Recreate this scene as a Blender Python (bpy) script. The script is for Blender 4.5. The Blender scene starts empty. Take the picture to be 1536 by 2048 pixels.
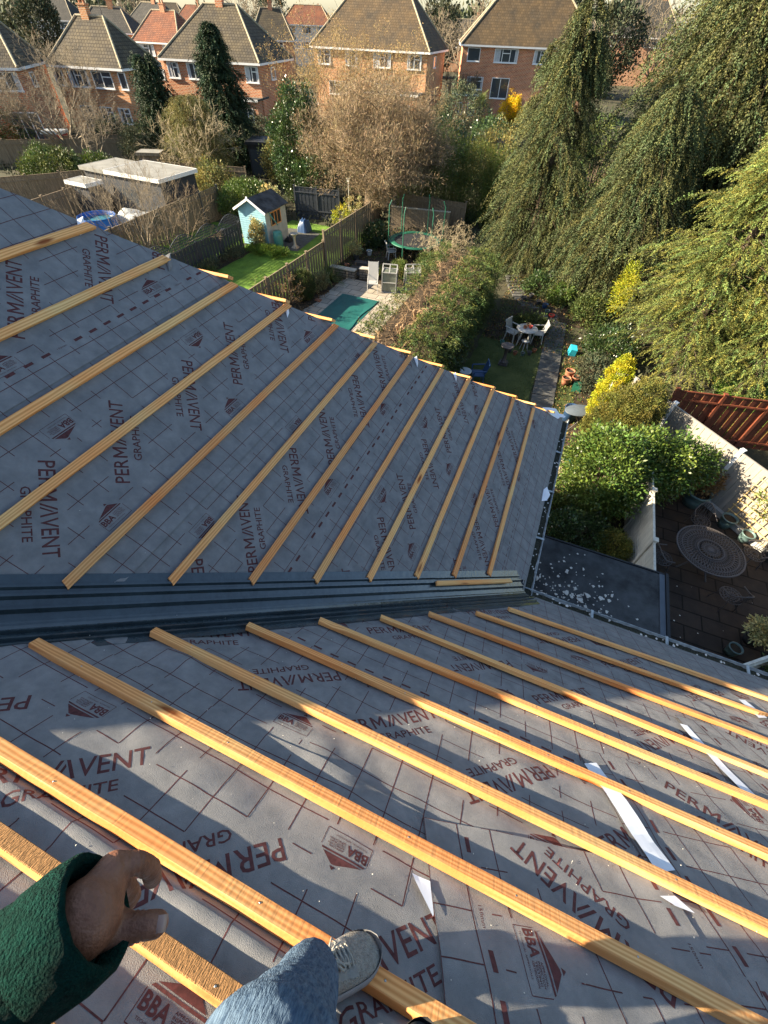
import bpy, bmesh, math, random
import numpy as np
from mathutils import Vector, Matrix, noise
random.seed(7); RNG = np.random.default_rng(7)
SC = bpy.context.scene
COL = SC.collection
R_ = math.radians

# ------------------------------------------------------------------ camera
CAM = np.array([-0.6236, -2.8862, 4.336]); FPX = 829.86
YAW, PIT, ROL = -0.3667, 0.8725, 0.0414
def cam_axes():
    cy, sy = math.cos(YAW), math.sin(YAW)
    f = np.array([sy*math.cos(PIT), cy*math.cos(PIT), -math.sin(PIT)])
    r = np.array([cy, -sy, 0.0]); u = np.cross(r, f)
    return math.cos(ROL)*r+math.sin(ROL)*u, -math.sin(ROL)*r+math.cos(ROL)*u, f
AR, AU, AF = cam_axes()
cd = bpy.data.cameras.new('camera'); co = bpy.data.objects.new('camera', cd); COL.objects.link(co)
cd.sensor_fit = 'VERTICAL'; cd.sensor_height = 36; cd.sensor_width = 27; cd.lens = 36*FPX/2048
cd.clip_start = 0.05; cd.clip_end = 3000
m = Matrix.Identity(4)
for i in range(3):
    m[i][0] = AR[i]; m[i][1] = AU[i]; m[i][2] = -AF[i]; m[i][3] = CAM[i]
co.matrix_world = m
SC.camera = co
G0 = -4.6                                   # garden ground level (the gutter is z = 0)
def ray(x, y): return AF + AR*(x-768)/FPX - AU*(y-1024)/FPX
def at(x, y, z=G0):                         # surveyed point: where the sight line meets height z
    d = ray(x, y); return CAM + d*(z-CAM[2])/d[2]
def pxx(x, y, z=0.0):
    d = np.array([x, y, z])-CAM; return 768+FPX*(d@AR)/(d@AF)
def dep(x, y, t): return Vector(CAM + ray(x, y)*t)

# ------------------------------------------------------------------ light
SUN_EL = R_(26); sdx, sdy = -0.93, -0.34; n_ = math.hypot(sdx, sdy); sdx /= n_; sdy /= n_
SDIR = Vector((sdx*math.cos(SUN_EL), sdy*math.cos(SUN_EL), math.sin(SUN_EL)))
w = bpy.data.worlds.new('World'); SC.world = w; w.use_nodes = True
nt = w.node_tree; bg = nt.nodes['Background']; sky = nt.nodes.new('ShaderNodeTexSky')
sky.sky_type = 'NISHITA'; sky.sun_disc = False; sky.sun_elevation = SUN_EL
sky.sun_rotation = math.atan2(sdx, sdy); sky.altitude = 50; sky.air_density = 1.0; sky.dust_density = 1.0
nt.links.new(sky.outputs[0], bg.inputs[0]); bg.inputs[1].default_value = 0.064
sl = bpy.data.lights.new('sun', 'SUN'); sl.energy = 5.0; sl.angle = R_(0.5); sl.color = (1, .84, .62)
so = bpy.data.objects.new('sun', sl); COL.objects.link(so)
so.rotation_euler = SDIR.to_track_quat('Z', 'Y').to_euler()
SC.view_settings.view_transform = 'Standard'; SC.view_settings.look = 'None'
SC.view_settings.exposure = 2.1; SC.view_settings.gamma = 1.0
SC.cycles.max_bounces = 6; SC.cycles.diffuse_bounces = 3; SC.cycles.transparent_max_bounces = 6

# ------------------------------------------------------------------ materials
def mat(name, col, rough=.8, var=0, scale=5, spec=.3, metal=0, bump=0, bscale=None, col2=None, tint=False, stretch=None, det=6, sss=0):
    M = bpy.data.materials.new(name); M.use_nodes = True; N = M.node_tree.nodes; L = M.node_tree.links
    P = N['Principled BSDF']; P.inputs['Roughness'].default_value = rough; P.inputs['Metallic'].default_value = metal
    P.inputs['Specular IOR Level'].default_value = spec
    c = (*col, 1); P.inputs['Base Color'].default_value = c
    tc = N.new('ShaderNodeTexCoord'); vec = tc.outputs['Object']
    if stretch:
        mp = N.new('ShaderNodeMapping'); mp.inputs['Scale'].default_value = stretch
        L.new(vec, mp.inputs[0]); vec = mp.outputs[0]
    if var or col2:
        nz = N.new('ShaderNodeTexNoise'); nz.inputs['Scale'].default_value = scale; nz.inputs['Detail'].default_value = det
        nz.inputs['Roughness'].default_value = .65
        L.new(vec, nz.inputs['Vector'])
        rp = N.new('ShaderNodeValToRGB'); rp.color_ramp.elements[0].position = .32; rp.color_ramp.elements[1].position = .68
        c2 = col2 if col2 else tuple(min(1, v*(1+var)) for v in col); c1 = col if col2 else tuple(v*(1-var) for v in col)
        rp.color_ramp.elements[0].color = (*c1, 1); rp.color_ramp.elements[1].color = (*c2, 1)
        L.new(nz.outputs[0], rp.inputs[0]); out = rp.outputs[0]
        if tint: out = tintmix(N, L, out)
        L.new(out, P.inputs['Base Color'])
    elif tint:
        rgb = N.new('ShaderNodeRGB'); rgb.outputs[0].default_value = c
        L.new(tintmix(N, L, rgb.outputs[0]), P.inputs['Base Color'])
    if bump:
        nb = N.new('ShaderNodeTexNoise'); nb.inputs['Scale'].default_value = bscale or scale*4; nb.inputs['Detail'].default_value = 8
        L.new(vec, nb.inputs['Vector']); bm_ = N.new('ShaderNodeBump'); bm_.inputs['Strength'].default_value = bump
        bm_.inputs['Distance'].default_value = .02
        L.new(nb.outputs[0], bm_.inputs['Height']); L.new(bm_.outputs[0], P.inputs['Normal'])
    return M
def tintmix(N, L, out):
    a = N.new('ShaderNodeAttribute'); a.attribute_name = 'tint'
    hs = N.new('ShaderNodeMixRGB'); hs.blend_type = 'MULTIPLY'; hs.inputs[0].default_value = 1
    L.new(out, hs.inputs[1]); L.new(a.outputs['Color'], hs.inputs[2]); return hs.outputs[0]
def leafmat(name, col, rough=.6, trans=.25, spec=.25):
    M = bpy.data.materials.new(name); M.use_nodes = True; N = M.node_tree.nodes; L = M.node_tree.links
    P = N['Principled BSDF']; P.inputs['Roughness'].default_value = rough; P.inputs['Specular IOR Level'].default_value = spec
    rgb = N.new('ShaderNodeRGB'); rgb.outputs[0].default_value = (*col, 1)
    o = tintmix(N, L, rgb.outputs[0]); L.new(o, P.inputs['Base Color'])
    T = N.new('ShaderNodeBsdfTranslucent'); L.new(o, T.inputs[0]); mx = N.new('ShaderNodeMixShader'); mx.inputs[0].default_value = trans
    L.new(P.outputs[0], mx.inputs[1]); L.new(T.outputs[0], mx.inputs[2]); L.new(mx.outputs[0], N['Material Output'].inputs[0])
    return M
def brickmat(name, c1, c2, mortar, bw=.225, rh=.075, ms=.012, uv=True, bump=.5, patch=None, smooth=.1, pscale=.6):
    M = bpy.data.materials.new(name); M.use_nodes = True; N = M.node_tree.nodes; L = M.node_tree.links
    P = N['Principled BSDF']; P.inputs['Roughness'].default_value = .85; P.inputs['Specular IOR Level'].default_value = .2
    tc = N.new('ShaderNodeTexCoord'); b = N.new('ShaderNodeTexBrick')
    b.inputs['Scale'].default_value = 1; b.inputs['Brick Width'].default_value = bw; b.inputs['Row Height'].default_value = rh
    b.inputs['Mortar Size'].default_value = ms; b.inputs['Mortar Smooth'].default_value = smooth; b.inputs['Bias'].default_value = -.1
    b.inputs['Color1'].default_value = (*c1, 1); b.inputs['Color2'].default_value = (*c2, 1); b.inputs['Mortar'].default_value = (*mortar, 1)
    L.new(tc.outputs['UV' if uv else 'Object'], b.inputs['Vector'])
    nz = N.new('ShaderNodeTexNoise'); nz.inputs['Scale'].default_value = pscale; nz.inputs['Detail'].default_value = 8; nz.inputs['Roughness'].default_value = .7
    L.new(tc.outputs['Object'], nz.inputs['Vector'])
    rp = N.new('ShaderNodeValToRGB'); rp.color_ramp.elements[0].position = .35; rp.color_ramp.elements[1].position = .68
    rp.color_ramp.elements[0].color = (.78, .78, .78, 1); rp.color_ramp.elements[1].color = (*(patch or (1.2, 1.15, 1.1)), 1)
    L.new(nz.outputs[0], rp.inputs[0])
    mx = N.new('ShaderNodeMixRGB'); mx.blend_type = 'MULTIPLY'; mx.inputs[0].default_value = 1
    L.new(b.outputs[0], mx.inputs[1]); L.new(rp.outputs[0], mx.inputs[2]); L.new(mx.outputs[0], P.inputs['Base Color'])
    bp = N.new('ShaderNodeBump'); bp.inputs['Strength'].default_value = bump; bp.inputs['Distance'].default_value = .02; bp.invert = True
    L.new(b.outputs['Fac'], bp.inputs['Height']); L.new(bp.outputs[0], P.inputs['Normal'])
    return M
def timber(name, c1, c2, rough_saw=True):
    M = bpy.data.materials.new(name); M.use_nodes = True; N = M.node_tree.nodes; L = M.node_tree.links
    P = N['Principled BSDF']; P.inputs['Roughness'].default_value = .65; P.inputs['Specular IOR Level'].default_value = .25
    tc = N.new('ShaderNodeTexCoord'); oi = N.new('ShaderNodeObjectInfo')
    add = N.new('ShaderNodeVectorMath'); add.operation = 'ADD'; sc_ = N.new('ShaderNodeVectorMath'); sc_.operation = 'SCALE'
    cmb = N.new('ShaderNodeCombineXYZ'); L.new(oi.outputs['Random'], cmb.inputs[0]); L.new(oi.outputs['Random'], cmb.inputs[1])
    L.new(cmb.outputs[0], sc_.inputs[0]); sc_.inputs['Scale'].default_value = 37.0
    L.new(tc.outputs['Object'], add.inputs[0]); L.new(sc_.outputs[0], add.inputs[1])
    mp = N.new('ShaderNodeMapping'); mp.inputs['Scale'].default_value = (1.1, 14, 14); L.new(add.outputs[0], mp.inputs[0])
    w_ = N.new('ShaderNodeTexWave'); w_.wave_type = 'BANDS'; w_.bands_direction = 'Y'; w_.inputs['Scale'].default_value = 1.3
    w_.inputs['Distortion'].default_value = 7; w_.inputs['Detail'].default_value = 4; w_.inputs['Detail Scale'].default_value = .8
    L.new(mp.outputs[0], w_.inputs[0])
    n1 = N.new('ShaderNodeTexNoise'); n1.inputs['Scale'].default_value = 1.6; n1.inputs['Detail'].default_value = 5; L.new(add.outputs[0], n1.inputs['Vector'])
    rp = N.new('ShaderNodeValToRGB'); rp.color_ramp.elements[0].color = (*c1, 1); rp.color_ramp.elements[1].color = (*c2, 1)
    L.new(w_.outputs[1] if 'Fac' not in w_.outputs else w_.outputs['Fac'], rp.inputs[0])
    rp2 = N.new('ShaderNodeValToRGB'); rp2.color_ramp.elements[0].position = .3; rp2.color_ramp.elements[1].position = .7
    rp2.color_ramp.elements[0].color = (1.1, .72, .5, 1); rp2.color_ramp.elements[1].color = (.95, 1.03, 1.0, 1)
    L.new(n1.outputs[0], rp2.inputs[0])
    mx = N.new('ShaderNodeMixRGB'); mx.blend_type = 'MULTIPLY'; mx.inputs[0].default_value = 1
    L.new(rp.outputs[0], mx.inputs[1]); L.new(rp2.outputs[0], mx.inputs[2])
    # knots
    mp2 = N.new('ShaderNodeMapping'); mp2.inputs['Scale'].default_value = (1.6, 7, 7); L.new(add.outputs[0], mp2.inputs[0])
    vo = N.new('ShaderNodeTexVoronoi'); vo.inputs['Scale'].default_value = 1.0; vo.inputs['Randomness'].default_value = 1; L.new(mp2.outputs[0], vo.inputs['Vector'])
    kr = N.new('ShaderNodeValToRGB'); kr.color_ramp.elements[0].position = .06; kr.color_ramp.elements[1].position = .15
    kr.color_ramp.elements[0].color = (.33, .17, .09, 1); kr.color_ramp.elements[1].color = (1, 1, 1, 1)
    L.new(vo.outputs['Distance'], kr.inputs[0])
    m3 = N.new('ShaderNodeMixRGB'); m3.blend_type = 'MULTIPLY'; m3.inputs[0].default_value = 1
    L.new(mx.outputs[0], m3.inputs[1]); L.new(kr.outputs[0], m3.inputs[2])
    # batten-to-batten shade
    br = N.new('ShaderNodeValToRGB'); br.color_ramp.elements[0].color = (.80, .68, .62, 1); br.color_ramp.elements[1].color = (1.08, 1.08, 1.0, 1)
    L.new(oi.outputs['Random'], br.inputs[0]); m4 = N.new('ShaderNodeMixRGB'); m4.blend_type = 'MULTIPLY'; m4.inputs[0].default_value = 1
    L.new(m3.outputs[0], m4.inputs[1]); L.new(br.outputs[0], m4.inputs[2]); L.new(m4.outputs[0], P.inputs['Base Color'])
    # saw marks across the board + fibre
    mp3 = N.new('ShaderNodeMapping'); mp3.inputs['Scale'].default_value = (70 if rough_saw else 5, 3, 60); L.new(add.outputs[0], mp3.inputs[0])
    n3 = N.new('ShaderNodeTexNoise'); n3.inputs['Scale'].default_value = 1; n3.inputs['Detail'].default_value = 4; L.new(mp3.outputs[0], n3.inputs['Vector'])
    ad = N.new('ShaderNodeMath'); ad.operation = 'ADD'; L.new(n3.outputs[0], ad.inputs[0])
    mm = N.new('ShaderNodeMath'); mm.operation = 'MULTIPLY'; mm.inputs[1].default_value = .5; L.new(rp.outputs[0], mm.inputs[0]); L.new(mm.outputs[0], ad.inputs[1])
    bp = N.new('ShaderNodeBump'); bp.inputs['Strength'].default_value = .5; bp.inputs['Distance'].default_value = .003
    L.new(ad.outputs[0], bp.inputs['Height']); L.new(bp.outputs[0], P.inputs['Normal'])
    return M

# ------------------------------------------------------------------ object helpers
def tag(o, label=None, cat=None, group=None, kind=None):
    if label: o['label'] = label
    if cat: o['category'] = cat
    if group: o['group'] = group
    if kind: o['kind'] = kind
    return o
def thing(name, label, cat, loc=(0, 0, 0), rz=0, group=None):
    o = bpy.data.objects.new(name, None); COL.objects.link(o); o.empty_display_size = .2
    o.location = loc; o.rotation_euler = (0, 0, rz); return tag(o, label, cat, group)
def link(name, me, mats, parent=None):
    o = bpy.data.objects.new(name, me); COL.objects.link(o)
    if mats is not None:
        for q in (mats if isinstance(mats, (list, tuple)) else [mats]): me.materials.append(q)
    if parent: o.parent = parent
    return o
def copy_tree(o, loc=None, rz=None, label=None, scale=None):
    def cp(a, par):
        c = a.copy(); COL.objects.link(c); c.parent = par
        for ch in list(a.children): cp(ch, c)
        return c
    c = cp(o, o.parent)
    if loc is not None: c.location = loc
    if rz is not None: c.rotation_euler = (0, 0, rz)
    if scale is not None: c.scale = (scale,)*3
    if label: c['label'] = label
    return c
class MB:
    def __init__(s): s.v = []; s.f = []; s.uv = []; s.m = []; s.sm = []
    def face(s, pts, uv=None, mi=0, sm=False):
        b = len(s.v); s.v += [tuple(p) for p in pts]; s.f.append(list(range(b, b+len(pts))))
        s.uv.append(uv or [(0, 0)]*len(pts)); s.m.append(mi); s.sm.append(sm)
    def poly(s, V, F, mi=0, sm=False):
        b = len(s.v); s.v += [tuple(p) for p in V]
        for f in F: s.f.append([b+i for i in f]); s.uv.append([(0, 0)]*len(f)); s.m.append(mi); s.sm.append(sm)
    def box(s, c, d, M=None, mi=0, taper=1, bev=0):
        hx, hy, hz = d[0]/2, d[1]/2, d[2]/2; V = []
        for z in (-1, 1):
            t = taper if z > 0 else 1
            for x, y in ((-1, -1), (1, -1), (1, 1), (-1, 1)): V.append(Vector((x*hx*t, y*hy*t, z*hz)))
        if M is not None: V = [M @ q for q in V]
        V = [q+Vector(c) for q in V]
        s.poly(V, [(3, 2, 1, 0), (4, 5, 6, 7), (0, 1, 5, 4), (1, 2, 6, 5), (2, 3, 7, 6), (3, 0, 4, 7)], mi)
    def bar(s, a, b, w, h, mi=0, up=(0, 0, 1), ext=0):
        a = Vector(a); b = Vector(b); d = (b-a); l = d.length; d.normalize(); up = Vector(up)
        sd = d.cross(up)
        if sd.length < 1e-4: sd = Vector((1, 0, 0))
        sd.normalize(); u = sd.cross(d).normalized()
        V = []
        for p in (a-d*ext, b+d*ext):
            for x, y in ((-1, -1), (1, -1), (1, 1), (-1, 1)): V.append(p+sd*x*w/2+u*y*h/2)
        s.poly(V, [(0, 1, 2, 3), (7, 6, 5, 4), (1, 0, 4, 5), (2, 1, 5, 6), (3, 2, 6, 7), (0, 3, 7, 4)], mi)
    def tube(s, pts, r, n=8, mi=0, cap=True, sm=True):
        pts = [Vector(p) for p in pts]; rr = r if isinstance(r, (list, tuple)) else [r]*len(pts); V = []; F = []
        ref = Vector((0, 0, 1))
        for i, p in enumerate(pts):
            d = (pts[min(i+1, len(pts)-1)]-pts[max(i-1, 0)]).normalized()
            if abs(d.dot(ref)) > .95: ref = Vector((1, 0, 0)) if abs(d.x) < .9 else Vector((0, 1, 0))
            a = d.cross(ref).normalized(); b2 = a.cross(d); ref = b2
            for k in range(n):
                t = 2*math.pi*k/n; V.append(p+a*math.cos(t)*rr[i]+b2*math.sin(t)*rr[i])
        for i in range(len(pts)-1):
            for k in range(n):
                k2 = (k+1) % n; F.append((i*n+k, (i+1)*n+k, (i+1)*n+k2, i*n+k2))
        s.poly(V, F, mi, sm)
        if cap:
            s.poly(V[:n], [tuple(range(n))], mi); s.poly(V[-n:], [tuple(reversed(range(n)))], mi)
    def lathe(s, prof, c=(0, 0, 0), n=24, mi=0, sx=1, sy=1, sm=True):
        V = []; F = []
        for r, z in prof:
            for k in range(n):
                t = 2*math.pi*k/n; V.append((c[0]+r*math.cos(t)*sx, c[1]+r*math.sin(t)*sy, c[2]+z))
        for i in range(len(prof)-1):
            for k in range(n):
                k2 = (k+1) % n; F.append((i*n+k, i*n+k2, (i+1)*n+k2, (i+1)*n+k))
        s.poly(V, F, mi, sm)
    def build(s, name, mats, parent=None, merge=False):
        me = bpy.data.meshes.new(name); me.from_pydata(s.v, [], s.f)
        uvl = me.uv_layers.new(name='UVMap'); flat = [c for f in s.uv for p in f for c in p]
        uvl.data.foreach_set('uv', flat)
        me.polygons.foreach_set('material_index', s.m); me.polygons.foreach_set('use_smooth', s.sm); me.update()
        return link(name, me, mats, parent)
def npmesh(name, V, F, mats, parent=None, tint=None, smooth=False, mi=None):
    me = bpy.data.meshes.new(name); k = F.shape[1]
    me.vertices.add(len(V)); me.vertices.foreach_set('co', V.astype(np.float32).ravel())
    me.loops.add(F.size); me.loops.foreach_set('vertex_index', F.astype(np.int32).ravel())
    me.polygons.add(len(F)); me.polygons.foreach_set('loop_start', np.arange(0, F.size, k, dtype=np.int32))
    me.polygons.foreach_set('loop_total', np.full(len(F), k, dtype=np.int32))
    if smooth: me.polygons.foreach_set('use_smooth', np.ones(len(F), bool))
    if mi is not None: me.polygons.foreach_set('material_index', mi.astype(np.int32))
    me.update(calc_edges=True)
    if tint is not None:
        a = me.attributes.new('tint', 'FLOAT_COLOR', 'FACE'); c = np.ones((len(F), 4), np.float32); c[:, :3] = tint
        a.data.foreach_set('color', c.ravel())
    return link(name, me, mats, parent)
def nrm(a): return a/np.maximum(np.linalg.norm(a, axis=-1, keepdims=True), 1e-9)
def leaves(P, D, L, W, fold=.25, rng=RNG):
    """four-point leaf quads at P pointing along D"""
    n = len(P); D = nrm(D); S = nrm(np.cross(D, rng.normal(size=(n, 3)))); N = np.cross(S, D)
    L = np.broadcast_to(L, (n,))[:, None]; W = np.broadcast_to(W, (n,))[:, None]
    mid = P + D*L*.45
    V = np.stack([P, mid+S*W+N*W*fold, P+D*L, mid-S*W+N*W*fold], 1).reshape(-1, 3)
    return V, np.arange(4*n).reshape(-1, 4)
def tints(n, lo, hi, rng=RNG, hue=.12):
    t = rng.uniform(lo, hi, (n, 1)); c = np.repeat(t, 3, 1); c[:, 0] *= 1+rng.uniform(-hue, hue*1.6, n); c[:, 2] *= 1+rng.uniform(-hue*2, hue, n)
    return c
def prisms(A, B, ra, rb, k=4):
    A = np.asarray(A, float); B = np.asarray(B, float); n = len(A); D = nrm(B-A)
    ref = np.where(np.abs(D[:, 2:3]) > .9, [[1., 0, 0]], [[0, 0, 1.]]); S = nrm(np.cross(D, ref)); T = np.cross(S, D)
    ang = np.arange(k)*2*np.pi/k
    ring = S[:, None]*np.cos(ang)[None, :, None]+T[:, None]*np.sin(ang)[None, :, None]
    V = np.concatenate([A[:, None]+ring*np.asarray(ra)[:, None, None], B[:, None]+ring*np.asarray(rb)[:, None, None]], 1).reshape(-1, 3)
    base = np.arange(n)[:, None]*2*k; i = np.arange(k)[None]; j = (i+1) % k
    F = np.stack([base+i, base+j, base+k+j, base+k+i], -1).reshape(-1, 4)
    return V, F

# ------------------------------------------------------------------ shared materials
M_ = {}
M_['memb'] = mat('breather_membrane', (.165, .168, .170), .88, scale=9, col2=(.245, .245, .242), bump=.35, bscale=420, spec=.2)
M_['print'] = mat('maroon_print', (.085, .028, .028), .8, var=.35, scale=60)
M_['white_memb'] = mat('white_membrane', (.75, .77, .8), .7, var=.05)
M_['tape'] = mat('white_tape', (.66, .70, .76), .5, var=.06, scale=12)
M_['wood'] = timber('sawn_batten', (.66, .35, .135), (.90, .60, .28))
M_['browntop'] = mat('rough_sawn_face', (.40, .21, .08), .85, var=.3, scale=30, bump=.9, bscale=90, stretch=(3, .6, 1))  # browner, rougher face for the tops of two battens
M_['grp'] = mat('grey_glassfibre', (.032, .048, .056), .2, var=.35, scale=5, spec=.9, bump=.15, bscale=24)
M_['gutter'] = mat('old_gutter', (.33, .38, .39), .55, var=.4, scale=14, bump=.2)
M_['fascia'] = mat('grey_fascia', (.09, .11, .13), .5, var=.1)
M_['moss'] = mat('gutter_moss', (.05, .052, .035), 1, var=.7, scale=60, bump=1)
M_['flake'] = mat('lime_flakes', (.62, .60, .53), .9, var=.2, scale=30)
M_['brick'] = brickmat('garden_brick', (.36, .13, .065), (.45, .19, .09), (.35, .3, .25))
M_['white'] = mat('white_frame', (.72, .72, .70), .45, var=.04)
M_['nail'] = mat('nail_steel', (.45, .45, .45), .35, metal=1)
def glassmat():
    M = bpy.data.materials.new('window_glass'); M.use_nodes = True; P = M.node_tree.nodes['Principled BSDF']
    P.inputs['Base Color'].default_value = (.05, .06, .07, 1); P.inputs['Roughness'].default_value = .06; P.inputs['Specular IOR Level'].default_value = .8
    return M
M_['glass'] = glassmat()
M_['bark'] = mat('bark', (.10, .075, .05), .95, var=.4, scale=12, bump=.8, bscale=30, stretch=(1, 1, .3))
M_['twig'] = mat('twigs', (.19, .145, .09), .9, var=.35, scale=4)
M_['palewig'] = mat('pale_twigs', (.36, .30, .19), .9, var=.3, scale=4)
M_['greytwig'] = mat('grey_twigs', (.20, .165, .115), .9, var=.35, scale=4)

# ------------------------------------------------------------------ THE HOUSE: roof planes
K = .805; SL = math.sqrt(1+K*K); L_ = 3.6832; W_ = 5.05
NA = Vector((K, 0, 1)).normalized(); NB = Vector((0, K, 1)).normalized()
def nz(x, y, z=0): return noise.noise((x, y, z))
BR = [(RNG.uniform(-2.2, 2.5), RNG.uniform(1.2, 4.3), RNG.uniform(.05, .15), RNG.uniform(.006, .019)) for _ in range(60)]
def hA(u, v): return .004*nz(u*1.3, v*5)+.0025*nz(u*5, v*9, 3)+.0012*nz(u*18, v*18, 5)+.004*math.exp(-((v-.05)/.08)**2)*nz(u*9, 2)
def hB(u, v):
    a = .006*nz(u*1.1, v*4, 7)+.006*nz(u*3.1, v*5, 9)+.002*nz(u*11, v*11, 2)
    near = min(1, max(0, (v-1.2)/2))
    a += near*(.010*nz(u*1.7+5, v*3.3, 4)+.007*abs(nz(u*4.5+v*3, v*6-u*2, 8)))
    for bu, bv, r, h in BR:
        d2 = ((u-bu)/(r*1.6))**2+((v-bv)/r)**2
        if d2 < 6: a += near*h*math.exp(-d2)
    a += .035*math.exp(-((v-4.115)/.04)**2)*(1 if u > .3 else max(0, (u+.3)/.6))
    return a
def PA(u, v, h=0): return Vector((-v/SL, u, K*v/SL))+NA*h
def PB(u, v, h=0): return Vector((-u, -v/SL, K*v/SL))+NB*h
def clip(bm, edges):
    """keep what lies left of every directed edge (p, q) in uv"""
    for p, q in edges:
        d = (q[0]-p[0], q[1]-p[1]); n = (d[1], -d[0], 0)
        g = bm.verts[:]+bm.edges[:]+bm.faces[:]
        bmesh.ops.bisect_plane(bm, geom=g, plane_co=(p[0], p[1], 0), plane_no=n, clear_outer=True, clear_inner=False, dist=1e-6)
def poly_edges(pts): return [(pts[i], pts[(i+1) % len(pts)]) for i in range(len(pts))]
# -- print artwork, flat in (u, v)
def textmesh(txt, length, height, off=.012, sp=1.0):
    cu = bpy.data.curves.new('t', 'FONT'); cu.body = txt; cu.size = 1; cu.offset = off; cu.space_character = sp; cu.resolution_u = 2
    o = bpy.data.objects.new('t', cu); COL.objects.link(o); bpy.context.view_layer.update()
    me = bpy.data.meshes.new_from_object(o.evaluated_get(bpy.context.evaluated_depsgraph_get()))
    V = [v.co.copy() for v in me.vertices]; F = [tuple(p.vertices) for p in me.polygons]
    x0 = min(v.x for v in V); x1 = max(v.x for v in V); y0 = min(v.y for v in V); y1 = max(v.y for v in V)
    V = [((v.x-x0)/(x1-x0)*length, (v.y-y0)/(y1-y0)*height) for v in V]
    bpy.data.objects.remove(o); bpy.data.curves.remove(cu); bpy.data.meshes.remove(me)
    return V, F
def addv(dst, src, ox=0, oy=0):
    b = len(dst[0]); dst[0].extend([(x+ox, y+oy) for x, y in src[0]]); dst[1].extend([tuple(b+i for i in f) for f in src[1]])
LOGO = ([], [])
addv(LOGO, textmesh('PER', .170, .082, .008))
for q_ in (((0, 0), (.013, 0), (.013, .082), (0, .082)), ((.062, 0), (.075, 0), (.075, .082), (.062, .082)), ((.013, .058), (.0375, .014), (.0375, .040), (.013, .082)), ((.0375, .014), (.062, .058), (.062, .082), (.0375, .040))): addv(LOGO, (list(q_), [(0, 1, 2, 3)]), .182)
if True: addv(LOGO, textmesh('VENT', .242, .082, .008), .360)
addv(LOGO, ([(.262, 0), (.282, 0), (.316, .062), (.327, .062), (.361, 0), (.342, 0), (.3215, .042), (.318, .082), (.326, .082)],
            [(0, 1, 2, 7), (2, 3, 8, 7), (3, 5, 4, 8)][:0]))
def quadp(*p): return (list(p), [tuple(range(len(p)))])
addv(LOGO, quadp((.268, 0), (.280, 0), (.316, .082), (.304, .082)))
addv(LOGO, quadp((.323, .082), (.335, .082), (.358, 0), (.346, 0)))
addv(LOGO, quadp((.292, 0), (.302, 0), (.326, .052), (.322, .066)))
addv(LOGO, textmesh('GRAPHITE', .335, .048, .010), .165, -.085)
BBA = ([], [])
addv(BBA, textmesh('BBA', .085, .038, .03))
for i, t in enumerate(('APPROVAL', 'INSPECTION', 'TESTING', 'CERTIFICATION')): addv(BBA, textmesh(t, .062+.004*(i % 2), .0075, .01), .093, .029-.0097*i)
addv(BBA, quadp((0, .046), (.175, .046), (.171, .053), (.006, .053)))
addv(BBA, quadp((.012, .058), (.165, .058), (.118, .092), (.105, .092)))
addv(BBA, quadp((.098, .098), (.121, .098), (.108, .112)))
addv(BBA, textmesh('TECHNICAL APPROVALS', .13, .006, .0), .01, -.016)
for a_, b_ in (((-.006, -.03), (.18, -.03)), ((-.006, -.03), (-.006, .04)), ((.18, -.03), (.18, .04))):
    dx, dy = b_[0]-a_[0], b_[1]-a_[1]; l = math.hypot(dx, dy); px, py = -dy/l*.0012, dx/l*.0012
    addv(BBA, quadp((a_[0]+px, a_[1]+py), (a_[0]-px, a_[1]-py), (b_[0]-px, b_[1]-py), (b_[0]+px, b_[1]+py)))
MM = textmesh('150mm', .07, .013, .0)
def place(dst, src, u, v, deg):
    c, s = math.cos(R_(deg)), math.sin(R_(deg)); b = len(dst[0])
    dst[0].extend([(u+c*x-s*y, v+s*x+c*y) for x, y in src[0]]); dst[1].extend([tuple(b+i for i in f) for f in src[1]])
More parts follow.
